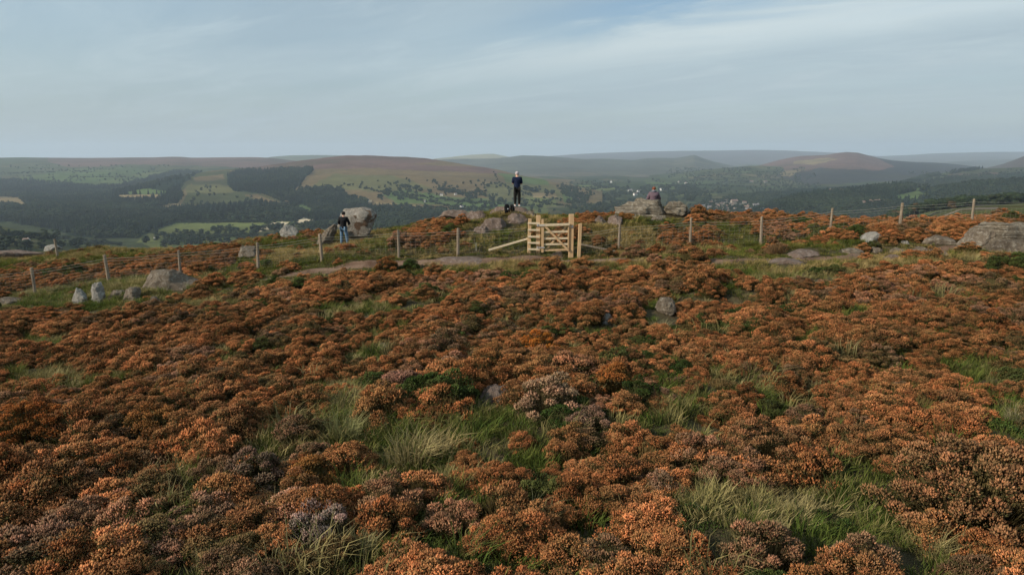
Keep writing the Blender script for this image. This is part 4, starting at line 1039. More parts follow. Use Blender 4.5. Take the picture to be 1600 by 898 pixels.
# low green bilberry among the grass
col_b = source('bilberry_source', g_moss)
n = int(area(4.2, 46) * 2.2)
x, y, r = region_points(n, seed=51)
z = H(x, y); px, py = project(x, y, z)
g_ = fbm(x / 1.8, y / 1.8, 131, 3)
pz = np.where(g_ > 0.42, 0.6, 0.03)
for (ex, ey, rx, ry) in [(1115, 795, 50, 48), (1012, 360, 52, 14), (1000, 640, 30, 20), (450, 360, 30, 10), (620, 375, 25, 6), (1045, 650, 30, 20), (900, 395, 50, 5)]:
    pz = np.where(((px - ex) / rx) ** 2 + ((py - ey) / ry) ** 2 < 1, 1.0, pz)
keep = (r.random(n) < pz) & (y < np.interp(x, CRX, CRY) + 1) & clear_rocks(x, y, 0.05) & ~on_path(x, y, 0.1)
x, y, z = [q[keep] for q in (x, y, z)]; n = len(x)
ti = GREENS[r.integers(0, 3, n)] * r.uniform(0.8, 1.3, n)[:, None]
s_ = r.uniform(0.6, 1.2, n) * np.where((np.abs(x - 6.3) < 1.7) & (np.abs(y - 30.4) < 1.6), 1.6, 1.0); rot = np.stack([np.zeros(n), np.zeros(n), r.uniform(0, 6.28, n)], 1)
scatter('bilberry', 'low dark green bilberry patches between heather and grass', np.stack([x, y, z - 0.03], 1), rot, np.stack([s_, s_, s_ * 0.9], 1), r.integers(0, 2, n), ti, col_b)
# distinct tall tussocks
def tuss(px, py, s, tint, label, k=0):
    o = link('grass_tussock', TUS[k % 3], None, G(px, py), (0, 0, k * 1.7), (s, s, s)); o['tint'] = tint; tag(o, label, 'grass tussock')
TUS = [grass_mesh('grass_tussock', 260, 0.26, 0.25, 0.74, 0.85, 0.0068, 700 + k, droop=1.0) for k in range(3)]
tuss(645, 735, 1.0, (0.46, 0.36, 0.17), 'tallest straw coloured grass tussock in the centre foreground', 0)
tuss(680, 722, 0.85, (0.42, 0.31, 0.14), 'leaning golden grass tussock just right of the tallest one', 1)
tuss(540, 690, 0.8, (0.30, 0.28, 0.12), 'green gold grass tussock left of the tallest one', 2)
tuss(458, 690, 0.7, (0.33, 0.30, 0.14), 'pale grass tussock farthest left of the foreground tussocks', 0)
tuss(1030, 520, 0.55, (0.42, 0.36, 0.20), 'short pale grass tuft below the mossy hump of rock', 1)
tuss(565, 868, 0.5, (0.34, 0.30, 0.15), 'pale grass tuft below the mauve pink heather at the bottom', 2)
tuss(1590, 668, 0.6, (0.42, 0.36, 0.20), 'pale grass tuft at the right edge above the large mound', 0)
# ------------------------------------------------------------------ fences
def post_part(parent, base, h, r_, seed, lean=(0, 0), m='oldwood', name='post'):
    rr = random.Random(seed)
    bm = bmesh.new(); nsg = 9
    pts = [base + Vector((0, 0, -0.25)), base + Vector((lean[0] * 0.5, lean[1] * 0.5, h * 0.5)), base + Vector((lean[0] * 0.95, lean[1], h - 0.015)), base + Vector((lean[0], lean[1], h))]
    bm_tube(bm, pts, r_, nsg, [r_ * 1.05, r_, r_ * 0.96, r_ * 0.8])
    for v in bm.verts: v.co += Vector((rr.uniform(-1, 1), rr.uniform(-1, 1), rr.uniform(-1, 1))) * r_ * 0.12
    org = Vector(base)
    for v in bm.verts: v.co -= org
    return bm_obj(name, bm, M[m], parent, org - parent.location, smooth=False)
def wires(parent, tops, name='wire'):
    """tops: list of (base, height) along the fence: top wires, netting line wires and upright stays"""
    hs = [1.02, 0.92, 0.80, 0.66, 0.53, 0.42, 0.32, 0.23, 0.14]
    org = parent.location
    for hi, hh in enumerate(hs):
        bm = bmesh.new()
        for (b0, h0), (b1, h1) in zip(tops[:-1], tops[1:]):
            pts = []
            for k in range(5):
                f = k / 4; p = b0.lerp(b1, f); sag = 4 * f * (1 - f) * (0.02 if hi > 1 else 0.03)
                pts.append(p + Vector((0, -0.052, hh - sag)) - org)
            bm_tube(bm, pts, 0.0058 if hi < 2 else 0.0021, 3)
            if hi < 1:
                L_ = (b1 - b0).length
                for k in range(int(L_ / 0.25)):
                    p = b0.lerp(b1, (k + 0.5) / int(L_ / 0.25)) + Vector((0, -0.052, hh - 0.02)) - org
                    bm_tube(bm, [p + Vector((-0.012, 0, -0.016)), p + Vector((0.012, 0, 0.016))], 0.002, 3)
        bm_obj('wire', bm, M['galvanised_wire'], parent, smooth=False)
    bm = bmesh.new()
    for (b0, h0), (b1, h1) in zip(tops[:-1], tops[1:]):
        L_ = (b1 - b0).length; nn = max(1, int(L_ / 0.2))
        for k in range(nn):
            p = b0.lerp(b1, (k + 0.5) / nn) + Vector((0, -0.052, 0)) - org
            bm_tube(bm, [p + Vector((0, 0, 0.14)), p + Vector((0, 0, 0.79))], 0.0011, 3)
    o = bm_obj('netting_stays', bm, M['galvanised_wire'], parent, smooth=False); o['kind'] = 'stuff'
def groundpt(px, py, Y=28.0):
    x, y, z = unproj(px, py, Y); return Vector((float(x), float(y), float(H(x, y))))
f1 = link('wire_fence', None, None, groundpt(55, 460)); tag(f1, 'weathered post and wire fence climbing from the left to the gate', 'fence')
tops = []
for k, (px_, py_) in enumerate(POSTS[:8]):
    b_ = groundpt(px_, py_); h_ = [1.15, 1.16, 1.16, 1.14, 1.17, 1.16, 1.15, 1.14][k]
    # the posts stay upright on the slope and reach the heights measured in the photograph
    post_part(f1, b_, h_, 0.054 + 0.007 * (k % 3), 10 + k, (0.05 * math.sin(k * 2.1) - (0.06 if k < 3 else 0), 0.02)); tops.append((b_, h_))
gl = groundpt(822, 396)
wires(f1, tops + [(gl, 1.1)])
bs = groundpt(754, 393, 27.9)
bm = bmesh.new(); bm_beam(bm, Vector((-1.55, -0.10, 0.12)), Vector((0.06, -0.02, 0.58)), 0.075, 0.075, 0.01)
o = bm_obj('strut', bm, M['palewood'], f1, gl - f1.location, smooth=False); o['label'] = 'pale new diagonal strut left of the gate'
f2 = link('wire_fence', None, None, groundpt(905, 396)); tag(f2, 'post and wire fence running from the gate to the right', 'fence')
tops = []
for k, (px_, py_) in enumerate(POSTS[9:]):
    b_ = groundpt(px_, py_, 28.0 if k else 27.7)
    if k == 0:
        bm = bmesh.new(); bm_box(bm, 0, 0, 0.55, 0.13, 0.13, 1.75, 0.012, Matrix.Rotation(R(1.5), 4, 'Y'), 0.003)
        o = bm_obj('post', bm, M['newwood'], f2, b_ - f2.location, smooth=False); o['label'] = 'fresh square end post beside the gate'
        tops.append((b_, 1.3)); g2 = b_
    else:
        h_ = [0, 1.13, 1.2, 1.2, 1.16, 1.14, 1.14, 1.15][k]
        post_part(f2, b_, h_, 0.05 + 0.005 * (k % 2), 30 + k, (0.04 * math.sin(k * 1.7), 0.0)); tops.append((b_, h_))
wires(f2, tops)
e2 = groundpt(961, 392, 27.8)
bm = bmesh.new(); bm_beam(bm, Vector((0.07, -0.09, 0.60)), e2 - g2 + Vector((0, -0.05, 0.12)), 0.07, 0.07, 0.01)
o = bm_obj('strut', bm, M['oldwood'], f2, g2 - f2.location, smooth=False); o['label'] = 'pale brown diagonal strut right of the gate'
fx = GYv(92, 411, 40)
lp = link('fence_post', None, None, fx); tag(lp, 'lone weathered post on the far left crest', 'post'); post_part(lp, fx, 1.15, 0.07, 77, (-0.08, 0), name='shaft')
sp = G(744, 392)
lp = link('marker_stake', None, None, sp); tag(lp, 'short whitish stake in the grass left of the gate', 'stake'); post_part(lp, sp, 0.32, 0.03, 78, (0, 0), 'palewood', name='shaft')
# ------------------------------------------------------------------ gate
gb = groundpt(867, 396, 27.9); gb.z = float(unproj(867, 396, 27.9)[2])
gate = link('wooden_gate', None, None, gb); tag(gate, 'new pale timber field gate with a narrow side panel', 'gate')
mpp = 27.9 / CT / FP * 0.992
def gx(px): return (px - 867) * mpp
def gp(name, px, top, w, d, yo=0.0, m='newwood', tilt=0.0, base=-0.3):
    bm = bmesh.new(); h = (396 - top) * mpp
    bm_box(bm, 0, 0, (h + base) / 2, w, d, h - base, 0.010, Matrix.Rotation(tilt, 4, 'Y'), 0.003)
    return bm_obj(name, bm, M[m], gate, (gx(px), yo, 0), smooth=False)
gp('side_post', 827, 342, 0.13, 0.12, 0.02, tilt=R(1.5))
gp('hanging_post', 841, 337, 0.17, 0.16, 0.10)
gp('latch_post', 892, 335, 0.20, 0.17, 0.06)
for k, py_ in enumerate([348.5, 359, 369.5, 379, 389]):
    bm = bmesh.new(); z = (396 - py_) * mpp
    bm_beam(bm, (gx(824.5), -0.075, z + 0.004), (gx(843), -0.085, z - 0.004), 0.035, 0.075, 0.008)
    bm_obj('side_rail', bm, M['palewood'], gate, smooth=False)
leaf = link('gate_leaf', None, gate, (0, -0.04, 0))
def sub(name, p0, p1, wx, wz, m='newwood'):
    bm = bmesh.new(); bm_beam(bm, p0, p1, wx, wz, 0.005); return bm_obj(name, bm, M[m], leaf, smooth=False)
Z = lambda py_: (396 - py_) * mpp
sub('heel_stile', (gx(847.5), 0, Z(394)), (gx(847.5), 0, Z(342.5)), 0.10, 0.115)
sub('head_stile', (gx(887.5), 0.0, Z(391)), (gx(887.5), 0, Z(349)), 0.05, 0.07)
sub('top_rail', (gx(840), -0.065, Z(351.6)), (gx(889), -0.065, Z(350)), 0.05, 0.095, 'palewood')
for k, (a_, b_) in enumerate([(362.5, 361.5), (372.5, 372), (381.5, 381), (391, 389.5)]):
    sub('rail', (gx(849), 0.0, Z(a_)), (gx(888), 0.0, Z(b_)), 0.035, 0.075, 'palewood' if k != 3 else 'newwood')
sub('brace', (gx(851), -0.05, Z(353)), (gx(888), -0.05, Z(391)), 0.03, 0.08)
sub('brace', (gx(852), 0.05, Z(391)), (gx(884), 0.05, Z(354)), 0.03, 0.075, 'newwood')
for py_ in (351.5, 386):
    bm = bmesh.new(); bm_box(bm, gx(844.5), -0.125, Z(py_), 0.34, 0.012, 0.045, 0.003); bm_tube(bm, [(gx(840), -0.14, Z(py_) - 0.05), (gx(840), -0.14, Z(py_) + 0.05)], 0.016, 8)
    bm_obj('hinge', bm, M['galvanised_steel'], gate, smooth=False)
bm = bmesh.new(); bm_box(bm, gx(893.5), -0.04, Z(354), 0.06, 0.02, 0.09, 0.004); bm_tube(bm, [(gx(888), -0.05, Z(354)), (gx(893), -0.05, Z(354))], 0.010, 6)
bm_obj('latch', bm, M['galvanised_steel'], gate, smooth=False)
# ------------------------------------------------------------------ people
def skin(name, V, E, m, parent, root=0, lv=2):
    me = bpy.data.meshes.new(name); keys = list(V)
    ix = {k: i for i, k in enumerate(keys)}
    me.from_pydata([V[k][:3] for k in keys], [(ix[a_], ix[b_]) for a_, b_ in E], [])
    me.materials.append(M[m])
    o = link(name, me, parent)
    md = o.modifiers.new('skin', 'SKIN'); md.use_smooth_shade = True
    for i, k in enumerate(keys):
        rr = V[k][3]; r2 = V[k][4] if len(V[k]) > 4 else rr
        me.skin_vertices[0].data[i].radius = (rr, r2)
        me.skin_vertices[0].data[i].use_root = (i == root)
    sb = o.modifiers.new('subdivision', 'SUBSURF'); sb.levels = lv; sb.render_levels = lv
    return o
def blob(name, c, s, m, parent, cut=None, nz=0.0):
    bm = bmesh.new(); bmesh.ops.create_icosphere(bm, subdivisions=3, radius=1)
    for v in bm.verts:
        q = 1 + nz * mnoise.noise(v.co * 3.1)
        v.co = Vector((v.co.x * s[0] * q, v.co.y * s[1] * q, v.co.z * s[2] * q))
    if cut is not None:
        bmesh.ops.delete(bm, geom=[v for v in bm.verts if v.co.z < cut(v.co)], context='VERTS')
    return bm_obj(name, bm, M[m], parent, c)
def hand(V, E, side, wrist, palm_dir, grip=0.5):
    """palm, four unequal bent fingers and a thumb; the chains grow from the palm"""
    w_ = Vector(V[wrist][:3]); d = Vector(palm_dir).normalized(); up = Vector((0, 0, 1)); lat = d.cross(up).normalized() * side
    down = -up if abs(d.z) < 0.8 else Vector((0, 1, 0))
    pm = w_ + d * 0.055
    kp = 'palm' + wrist; V[kp] = (*pm, 0.028, 0.016); E.append((wrist, kp))
    for i, (o_, ln) in enumerate(((-0.026, 0.070), (-0.009, 0.082), (0.009, 0.077), (0.025, 0.060))):
        a_ = pm + d * 0.035 + lat * o_; b_ = a_ + (d * (1 - grip) + down * grip).normalized() * ln * 0.5; c_ = b_ + (d * (0.6 - grip) + down * (grip + 0.3)).normalized() * ln * 0.5
        for nm, q, rr in (('a', a_, 0.010), ('b', b_, 0.009), ('c', c_, 0.0075)): V[kp + nm + str(i)] = (*q, rr)
        E += [(kp, kp + 'a' + str(i)), (kp + 'a' + str(i), kp + 'b' + str(i)), (kp + 'b' + str(i), kp + 'c' + str(i))]
    t0 = w_ + d * 0.03 - lat * 0.032; t1 = t0 + d * 0.03 - lat * 0.022 + down * 0.012; t2 = t1 + d * 0.028 + down * 0.008
    for nm, q, rr in (('t0', t0, 0.012), ('t1', t1, 0.010), ('t2', t2, 0.009)): V[kp + nm] = (*q, rr)
    E += [(kp, kp + 't0'), (kp + 't0', kp + 't1'), (kp + 't1', kp + 't2')]
def person(loc, rotz, label, arms, legs, top, bottom, shoe, headgear, sleeves='long', head_tilt=0.03, seat=0.0, sc_=1.0, torso_lean=0.0, bulk=1.0):
    root = link('person', None, None, loc, (0, 0, rotz), (sc_,) * 3); tag(root, label, 'person')
    tl = torso_lean
    V = {'pel': (0, 0, 0.95 + seat, 0.125, 0.10), 'wai': (0, 0.2 * tl, 1.08 + seat, 0.115, 0.09), 'che': (0, 0.6 * tl, 1.28 + seat, 0.135, 0.105), 'upc': (0, 0.9 * tl, 1.41 + seat, 0.10, 0.09),
         'nec': (0, tl + 0.005, 1.485 + seat, 0.052), 'jaw': (0, tl + head_tilt * 0.6, 1.565 + seat, 0.066, 0.072), 'hea': (0, tl + head_tilt, 1.645 + seat, 0.078, 0.092), 'cro': (0, tl + head_tilt, 1.715 + seat, 0.055, 0.065),
         'nos': (0, tl + head_tilt + 0.108, 1.618 + seat, 0.012)}
    E = [('pel', 'wai'), ('wai', 'che'), ('che', 'upc'), ('upc', 'nec'), ('nec', 'jaw'), ('jaw', 'hea'), ('hea', 'cro'), ('hea', 'nos')]
    for s, tag_ in ((-1, 'L'), (1, 'R')):
        sh, el, wr, pd = arms[tag_]
        V['sh' + tag_] = (s * 0.175, 0.9 * tl, 1.425 + seat, 0.062); V['el' + tag_] = (s * el[0], el[1] + tl * 0.6, el[2] + seat, 0.042); V['wr' + tag_] = (s * wr[0], wr[1] + tl * 0.5, wr[2] + seat, 0.029)
        V['ar' + tag_] = tuple((V['sh' + tag_][i] + V['el' + tag_][i]) / 2 for i in range(3)) + (0.052,)
        E += [('upc', 'sh' + tag_), ('sh' + tag_, 'ar' + tag_), ('ar' + tag_, 'el' + tag_), ('el' + tag_, 'wr' + tag_)]
        hand(V, E, s, 'wr' + tag_, (s * pd[0], pd[1], pd[2]))
        hp, kn, an, to = legs[tag_]
        V['hp' + tag_] = (s * hp[0], hp[1], hp[2], 0.088); V['kn' + tag_] = (s * kn[0], kn[1], kn[2], 0.058); V['ca' + tag_] = tuple(kn_ * 0.6 + an_ * 0.4 for kn_, an_ in zip((s * kn[0], kn[1], kn[2]), (s * an[0], an[1], an[2]))) + (0.052,)
        V['an' + tag_] = (s * an[0], an[1], an[2], 0.036); V['to' + tag_] = (s * to[0], to[1], to[2], 0.034)
        E += [('pel', 'hp' + tag_), ('hp' + tag_, 'kn' + tag_), ('kn' + tag_, 'ca' + tag_), ('ca' + tag_, 'an' + tag_), ('an' + tag_, 'to' + tag_)]
    skin('body', V, E, 'skin', root, 0, 1)
    g = 0.018
    keys = ['wai', 'che', 'upc', 'shL', 'shR', 'arL', 'arR', 'elL', 'elR', 'pel'] + (['wrL', 'wrR'] if sleeves == 'long' else [])
    T = {k: V[k][:3] + tuple((q + g) * bulk * (1.32 if k in ('wai', 'che', 'upc') else 1.2) for q in V[k][3:]) for k in keys}
    T['pel'] = (V['pel'][0], V['pel'][1], V['pel'][2] - 0.045) + tuple((q + 0.030) * bulk * 1.38 for q in V['pel'][3:])
    T['nk'] = (0, tl + 0.004, 1.475 + seat, 0.066 * bulk)
    TE = [(a_, b_) for a_, b_ in E if a_ in T and b_ in T] + [('upc', 'nk')]
    skin('jumper' if bulk == 1.0 else 'jacket', T, TE, top, root, 0, 1)
    T = {k: V[k][:3] + tuple(q * 1.2 + 0.018 for q in V[k][3:]) for k in ['pel', 'hpL', 'knL', 'caL', 'hpR', 'knR', 'caR']}
    for tg in 'LR':
        q = V['an' + tg]; T['an' + tg] = (q[0], q[1], q[2] + 0.03, 0.052)
    T['pel'] = T['pel'][:2] + (T['pel'][2] - 0.05, 0.142, 0.118)
    skin('trousers', T, [(a_, b_) for a_, b_ in E if a_ in T and b_ in T], bottom, root, 0, 1)
    for tg in 'LR':
        a_ = Vector(V['an' + tg][:3]); t_ = Vector(V['to' + tg][:3]); d = (t_ - a_); d.z = 0; d = d.normalized() if d.length > 0 else Vector((0, 1, 0))
        S = {'a': (*(a_ + Vector((0, 0, 0.015))), 0.047), 'h': (*(a_ - d * 0.03 - Vector((0, 0, 0.045))), 0.045), 'b': (*(a_ * 0.5 + t_ * 0.5), 0.046), 'c': (*(t_ + d * 0.02), 0.042)}
        skin('shoe', S, [('a', 'h'), ('a', 'b'), ('b', 'c')], shoe, root, 0, 1)
    hc = Vector((0, tl + head_tilt, 1.655 + seat))
    for s in (-1, 1):
        blob('ear', hc + Vector((s * 0.082, -0.005, -0.02)), (0.012, 0.022, 0.033), 'skin', root)
        blob('eye', hc + Vector((s * 0.032, 0.088, 0.0)), (0.013, 0.010, 0.010), 'eye_white', root)
    if headgear == 'hair': blob('hair', hc + Vector((0, -0.014, 0.012)), (0.096, 0.112, 0.102), 'hair_dark', root, lambda c: -0.075 if c.y < 0.03 else 0.035, 0.12)
    if headgear == 'cap':
        blob('hat', hc + Vector((0, -0.012, 0.020)), (0.097, 0.110, 0.098), 'cap_pale', root, lambda c: -0.060 if c.y < 0.0 else 0.012)
        blob('hair', hc + Vector((0, -0.030, -0.028)), (0.083, 0.080, 0.040), 'cap_pale', root, lambda c: -0.03)
    if headgear == 'seated':
        blob('hair', hc + Vector((0, -0.012, 0.018)), (0.094, 0.108, 0.100), 'hair_red', root, lambda c: -0.05, 0.12)
        blob('hood', hc + Vector((0, -0.045, -0.115)), (0.115, 0.095, 0.075), 'scarf_grey', root, None, 0.15)
    return root
# man in jeans before the boulder
mp_ = GYv(538, 385, 34.4)
person(mp_, R(-6), 'man with dark hair in black jumper and blue jeans facing the great boulder',
       {'L': (0, (0.29, 0.05, 1.16), (0.16, 0.25, 1.10), (-0.3, 1, 0.1)), 'R': (0, (0.30, 0.04, 1.15), (0.17, 0.24, 1.10), (-0.3, 1, 0.1))},
       {'L': ((0.09, 0, 0.90), (0.12, 0.02, 0.49), (0.14, -0.02, 0.085), (0.16, 0.13, 0.04)), 'R': ((0.09, 0, 0.90), (0.15, 0.02, 0.49), (0.19, -0.02, 0.085), (0.22, 0.12, 0.04))},
       'knit_black', 'denim', 'shoe_brown', 'hair', torso_lean=0.05, head_tilt=0.06, bulk=1.03, sc_=0.99)
# feet of the standing person: on the top slab of the outcrop
def top_of(objs, x, y):
    best = -1e9
    for o in objs:
        V = np.empty(len(o.data.vertices) * 3); o.data.vertices.foreach_get('co', V); V = V.reshape(-1, 3)
        c_, s_ = math.cos(o.rotation_euler.z), math.sin(o.rotation_euler.z)
        W = V.copy(); W[:, 0] = V[:, 0] * c_ - V[:, 1] * s_; W[:, 1] = V[:, 0] * s_ + V[:, 1] * c_
        W += np.array(o.location) + (np.array(o.parent.location) if o.parent else 0)
        k = np.argsort((W[:, 0] - x) ** 2 + (W[:, 1] - y) ** 2 + np.where(W[:, 2] < np.median(W[:, 2]), 1e3, 0))[:5]
        if (W[k[0], 0] - x) ** 2 + (W[k[0], 1] - y) ** 2 < 0.09: best = max(best, W[k, 2].mean())
    return best
sx_, sy_, sz_ = [float(v) for v in unproj(808, 321, 34.3)]
tz = top_of(list(o1.children), sx_, sy_); tz = tz if tz > -50 else sz_
person(Vector((sx_, sy_, tz + 0.01)), R(4), 'person in navy top, black trousers and pale cap standing on the rock outcrop',
       {'L': (0, (0.225, 0.03, 1.15), (0.13, 0.22, 1.20), (-0.4, 1, 0.35)), 'R': (0, (0.23, 0.02, 1.14), (0.14, 0.21, 1.18), (-0.4, 1, 0.35))},
       {'L': ((0.085, 0, 0.90), (0.10, 0.01, 0.49), (0.105, -0.01, 0.085), (0.13, 0.14, 0.04)), 'R': ((0.085, 0, 0.90), (0.10, 0.01, 0.49), (0.11, -0.01, 0.085), (0.14, 0.14, 0.04))},
       'knit_navy', 'trousers_black', 'shoe_white', 'cap', sleeves='short', head_tilt=0.05, sc_=0.99)
# seated person behind the right outcrop
cx_, cy_, cz_ = [float(v) for v in unproj(1022, 293, 34.6)]
person(Vector((cx_, cy_, cz_ - 0.93)), R(-8), 'person in plum jacket with red brown hair sitting behind the rocks',
       {'L': (0, (0.30, 0.06, 1.14), (0.20, 0.28, 1.02), (-0.5, 1, 0)), 'R': (0, (0.31, 0.05, 1.14), (0.20, 0.27, 1.02), (-0.5, 1, 0))},
       {'L': ((0.10, 0.08, 0.13), (0.14, 0.46, 0.20), (0.15, 0.62, -0.20), (0.17, 0.76, -0.26)), 'R': ((0.10, 0.08, 0.13), (0.14, 0.46, 0.20), (0.15, 0.60, -0.20), (0.17, 0.74, -0.26))},
       'jacket_plum', 'trousers_black', 'shoe_brown', 'seated', seat=-0.80, bulk=1.22)
# the stone the seated person sits on
me = rock_mesh('rock', 1.5, 1.1, 1.9, 301, M['grit'], boxy=0.7)
tag(link('rock', me, None, (cx_ + 0.1, cy_ - 0.05, cz_ - 0.93 + 0.06 - 0.95)), 'grey rock block carrying the seated person behind the outcrop', 'rock')
# ------------------------------------------------------------------ bags beside the standing person
def bag(px, py, Y, s, rotz, label, patch):
    g = Vector([float(v) for v in unproj(px, py, Y)])
    root = link('backpack', None, None, g, (0, R(-6), rotz), (s, s, s)); tag(root, label, 'backpack')
    bm = bmesh.new(); vs = bm_box(bm, 0, 0, 0.25, 0.34, 0.20, 0.48, 0.07)
    for v in bm.verts:
        f = v.co.z / 0.5; v.co.x *= 1.08 - 0.25 * f; v.co += Vector((mnoise.noise(v.co * 9), 0, mnoise.noise(v.co * 7))) * 0.02
    bm_obj('main_bag', bm, M['bag_black'], root)
    bm = bmesh.new(); bm_box(bm, 0, -0.13, 0.17, 0.25, 0.09, 0.24, 0.035); bm_obj('front_pocket', bm, M['bag_black'], root)
    bm = bmesh.new(); bm_box(bm, 0, 0.0, 0.50, 0.22, 0.15, 0.06, 0.025); bm_obj('lid', bm, M['bag_black'], root)
    bm = bmesh.new(); bm_tube(bm, [(-0.05, -0.01, 0.52), (-0.04, -0.01, 0.575), (0.04, -0.01, 0.575), (0.05, -0.01, 0.52)], 0.011, 6); bm_obj('grab_handle', bm, M['bag_black'], root)
    for q in (-1, 1):
        bm = bmesh.new(); bm_tube(bm, [(q * 0.08, 0.10, 0.46), (q * 0.12, 0.20, 0.40), (q * 0.13, 0.20, 0.2), (q * 0.11, 0.10, 0.06)], 0.017, 6); bm_obj('strap', bm, M['bag_black'], root)
    if patch:
        bm = bmesh.new(); bm_box(bm, 0.02, -0.178, 0.27, 0.055, 0.006, 0.06, 0.002); bm_obj('patch', bm, M['shoe_white'], root)
bag(793, 333.0, 33.2, 0.80, R(10), 'larger black backpack with a white patch beside the standing person', True)
bag(801, 330, 33.3, 0.60, R(-30), 'smaller black backpack between the larger one and the standing person', False)
# ------------------------------------------------------------------ far trees
T_br = [tree_mesh('broadleaf_tree', 12, 260, 800 + k, sub=1) for k in range(4)]
T_co = [tree_mesh('conifer_tree', 0, 160, 820 + k, True, sub=1) for k in range(2)]
T_fine = [tree_mesh('oak_tree', 22, 1800, 830 + k, leaf=0.045, sub=2) for k in range(4)]
col_t = source('tree_source', T_br + T_co)
col_f = source('oak_source', T_fine)
TG = np.array([(0.024, 0.036, 0.016), (0.020, 0.032, 0.016), (0.032, 0.042, 0.017), (0.022, 0.034, 0.015)])
TC = np.array([(0.013, 0.024, 0.014), (0.016, 0.028, 0.015)])
def woods_from(key, spacing, hmin, hmax, maxn, seed, conif=0.3, name='woodland', label='', sel=None):
    s_ = sheets[key]; r = np.random.default_rng(seed)
    X, Y, Z, W_ = s_['X'], s_['Y'], s_['Z'], s_['wood']
    ar = np.abs((X[:-1, 1:] - X[:-1, :-1]) * (Y[1:, :-1] - Y[:-1, :-1]))
    m_ = W_[:-1, :-1] & (s_['px'][:-1, :-1] > -150) & (s_['px'][:-1, :-1] < 1750) & (s_['py'][:-1, :-1] < 410)
    if sel is not None: m_ &= sel(s_['px'][:-1, :-1], s_['py'][:-1, :-1], Y[:-1, :-1])
    wv = (ar * m_).ravel(); tot = wv.sum(); n = int(min(maxn, tot / spacing ** 2))
    if n < 5: return None
    ci = r.choice(wv.size, n, p=wv / tot); j, i = np.divmod(ci, X.shape[1] - 1)
    fu, fv = r.random(n), r.random(n)
    def bl(A): return (A[j, i] * (1 - fu) + A[j, i + 1] * fu) * (1 - fv) + (A[j + 1, i] * (1 - fu) + A[j + 1, i + 1] * fu) * fv
    x, y, z = bl(X), bl(Y), bl(Z)
    ptc = fbm(x / 180, y / 180, seed + 5, 3) + 0.2 * r.normal(size=n)
    co = ptc > np.quantile(ptc, 1 - conif)
    h = r.uniform(hmin, hmax, n) * np.where(co, 1.15, 1.0)
    ti = np.where(co[:, None], TC[r.integers(0, 2, n)], TG[r.integers(0, 4, n)]) * (r.uniform(0.75, 1.35, n) * (1.05 + 0.55 * fbm(x / 130, y / 130, seed + 9, 3)))[:, None]
    pk = np.where(co, 4 + r.integers(0, 2, n), r.integers(0, 4, n))
    tpx, tpy = project(x, y, z); row = (tpx > 325) & (tpx < 462) & (tpy > 318) & (tpy < 350)   # plantation planted in strips of two species
    stp = (np.sin(2 * np.pi * (tpx + 0.25 * (tpy - 330)) / 8.0) > 0.1)
    ti = np.where(row[:, None], ti * np.where(stp, 2.1, 0.75)[:, None], ti); h = np.where(row, h * np.where(stp, 0.8, 1.1), h)
    wdt = h * np.where(co, 0.9, r.uniform(1.0, 1.4, n))
    scatter(name, label, np.stack([x, y, z - h * 0.12], 1), np.stack([np.zeros(n)] * 2 + [r.uniform(0, 6.28, n)], 1), np.stack([wdt, wdt, h], 1), pk, ti, col_t)
    print('woods', key, n, 'of', int(tot / spacing ** 2))
woods_from('valley', 9.0, 9, 16, 70000, 1, 0.35, 'woodland', 'dark mixed woodland filling the valley floor')
woods_from('hill_a', 14, 10, 15, 15000, 2, 0.4, 'woodland', 'woods along the foot of the left plateau')
woods_from('hill_b', 9.5, 11, 17, 30000, 3, 0.7, 'woodland', 'dark conifer forest on the flank of the purple hill')
woods_from('hill_l', 9, 10, 16, 22000, 4, 0.25, 'woodland', 'wooded slope in the middle distance on the right')
woods_from('hill_k', 11, 10, 15, 14000, 5, 0.3, 'woodland', 'strips of wood on the green ridge at the right')
woods_from('flank', 8, 8, 13, 9000, 6, 0.2, 'woodland', 'scrub woodland on the hillside below the edge')
# hedgerow trees scattered thinly over the valley farmland
def sprinkle(name, label, regions, seed, hr=(7, 13)):
    r = np.random.default_rng(seed); P, Hh = [], []
    for poly, n in regions:
        a_ = np.array(poly); k = 0; lo, hi = a_.min(0), a_.max(0); tries = 0
        while k < n and tries < n * 30:
            tries += 1
            q = r.uniform(lo, hi)
            if not in_poly(q[0:1], q[1:2], poly)[0]: continue
            if fbm(q[0] / 14, q[1] / 5, seed, 2) < -0.05: continue
            p_ = L(q[0], q[1])
            if p_ is None or p_.y < 350: continue
            P.append(p_[:]); Hh.append(r.uniform(*hr)); k += 1
    P = np.array(P); h = np.array(Hh); n = len(P); P[:, 0] += r.uniform(-4, 4, n); P[:, 1] += r.uniform(-15, 15, n)
    ti = TG[r.integers(0, 4, n)] * r.uniform(0.8, 1.4, n)[:, None]; wd = h * r.uniform(1.0, 1.5, n)
    scatter(name, label, P - np.array([0, 0, 1]) * (h * 0.15)[:, None], np.stack([np.zeros(n)] * 2 + [r.uniform(0, 6.28, n)], 1), np.stack([wd, wd, h], 1), r.integers(0, 4, n), ti, col_t)
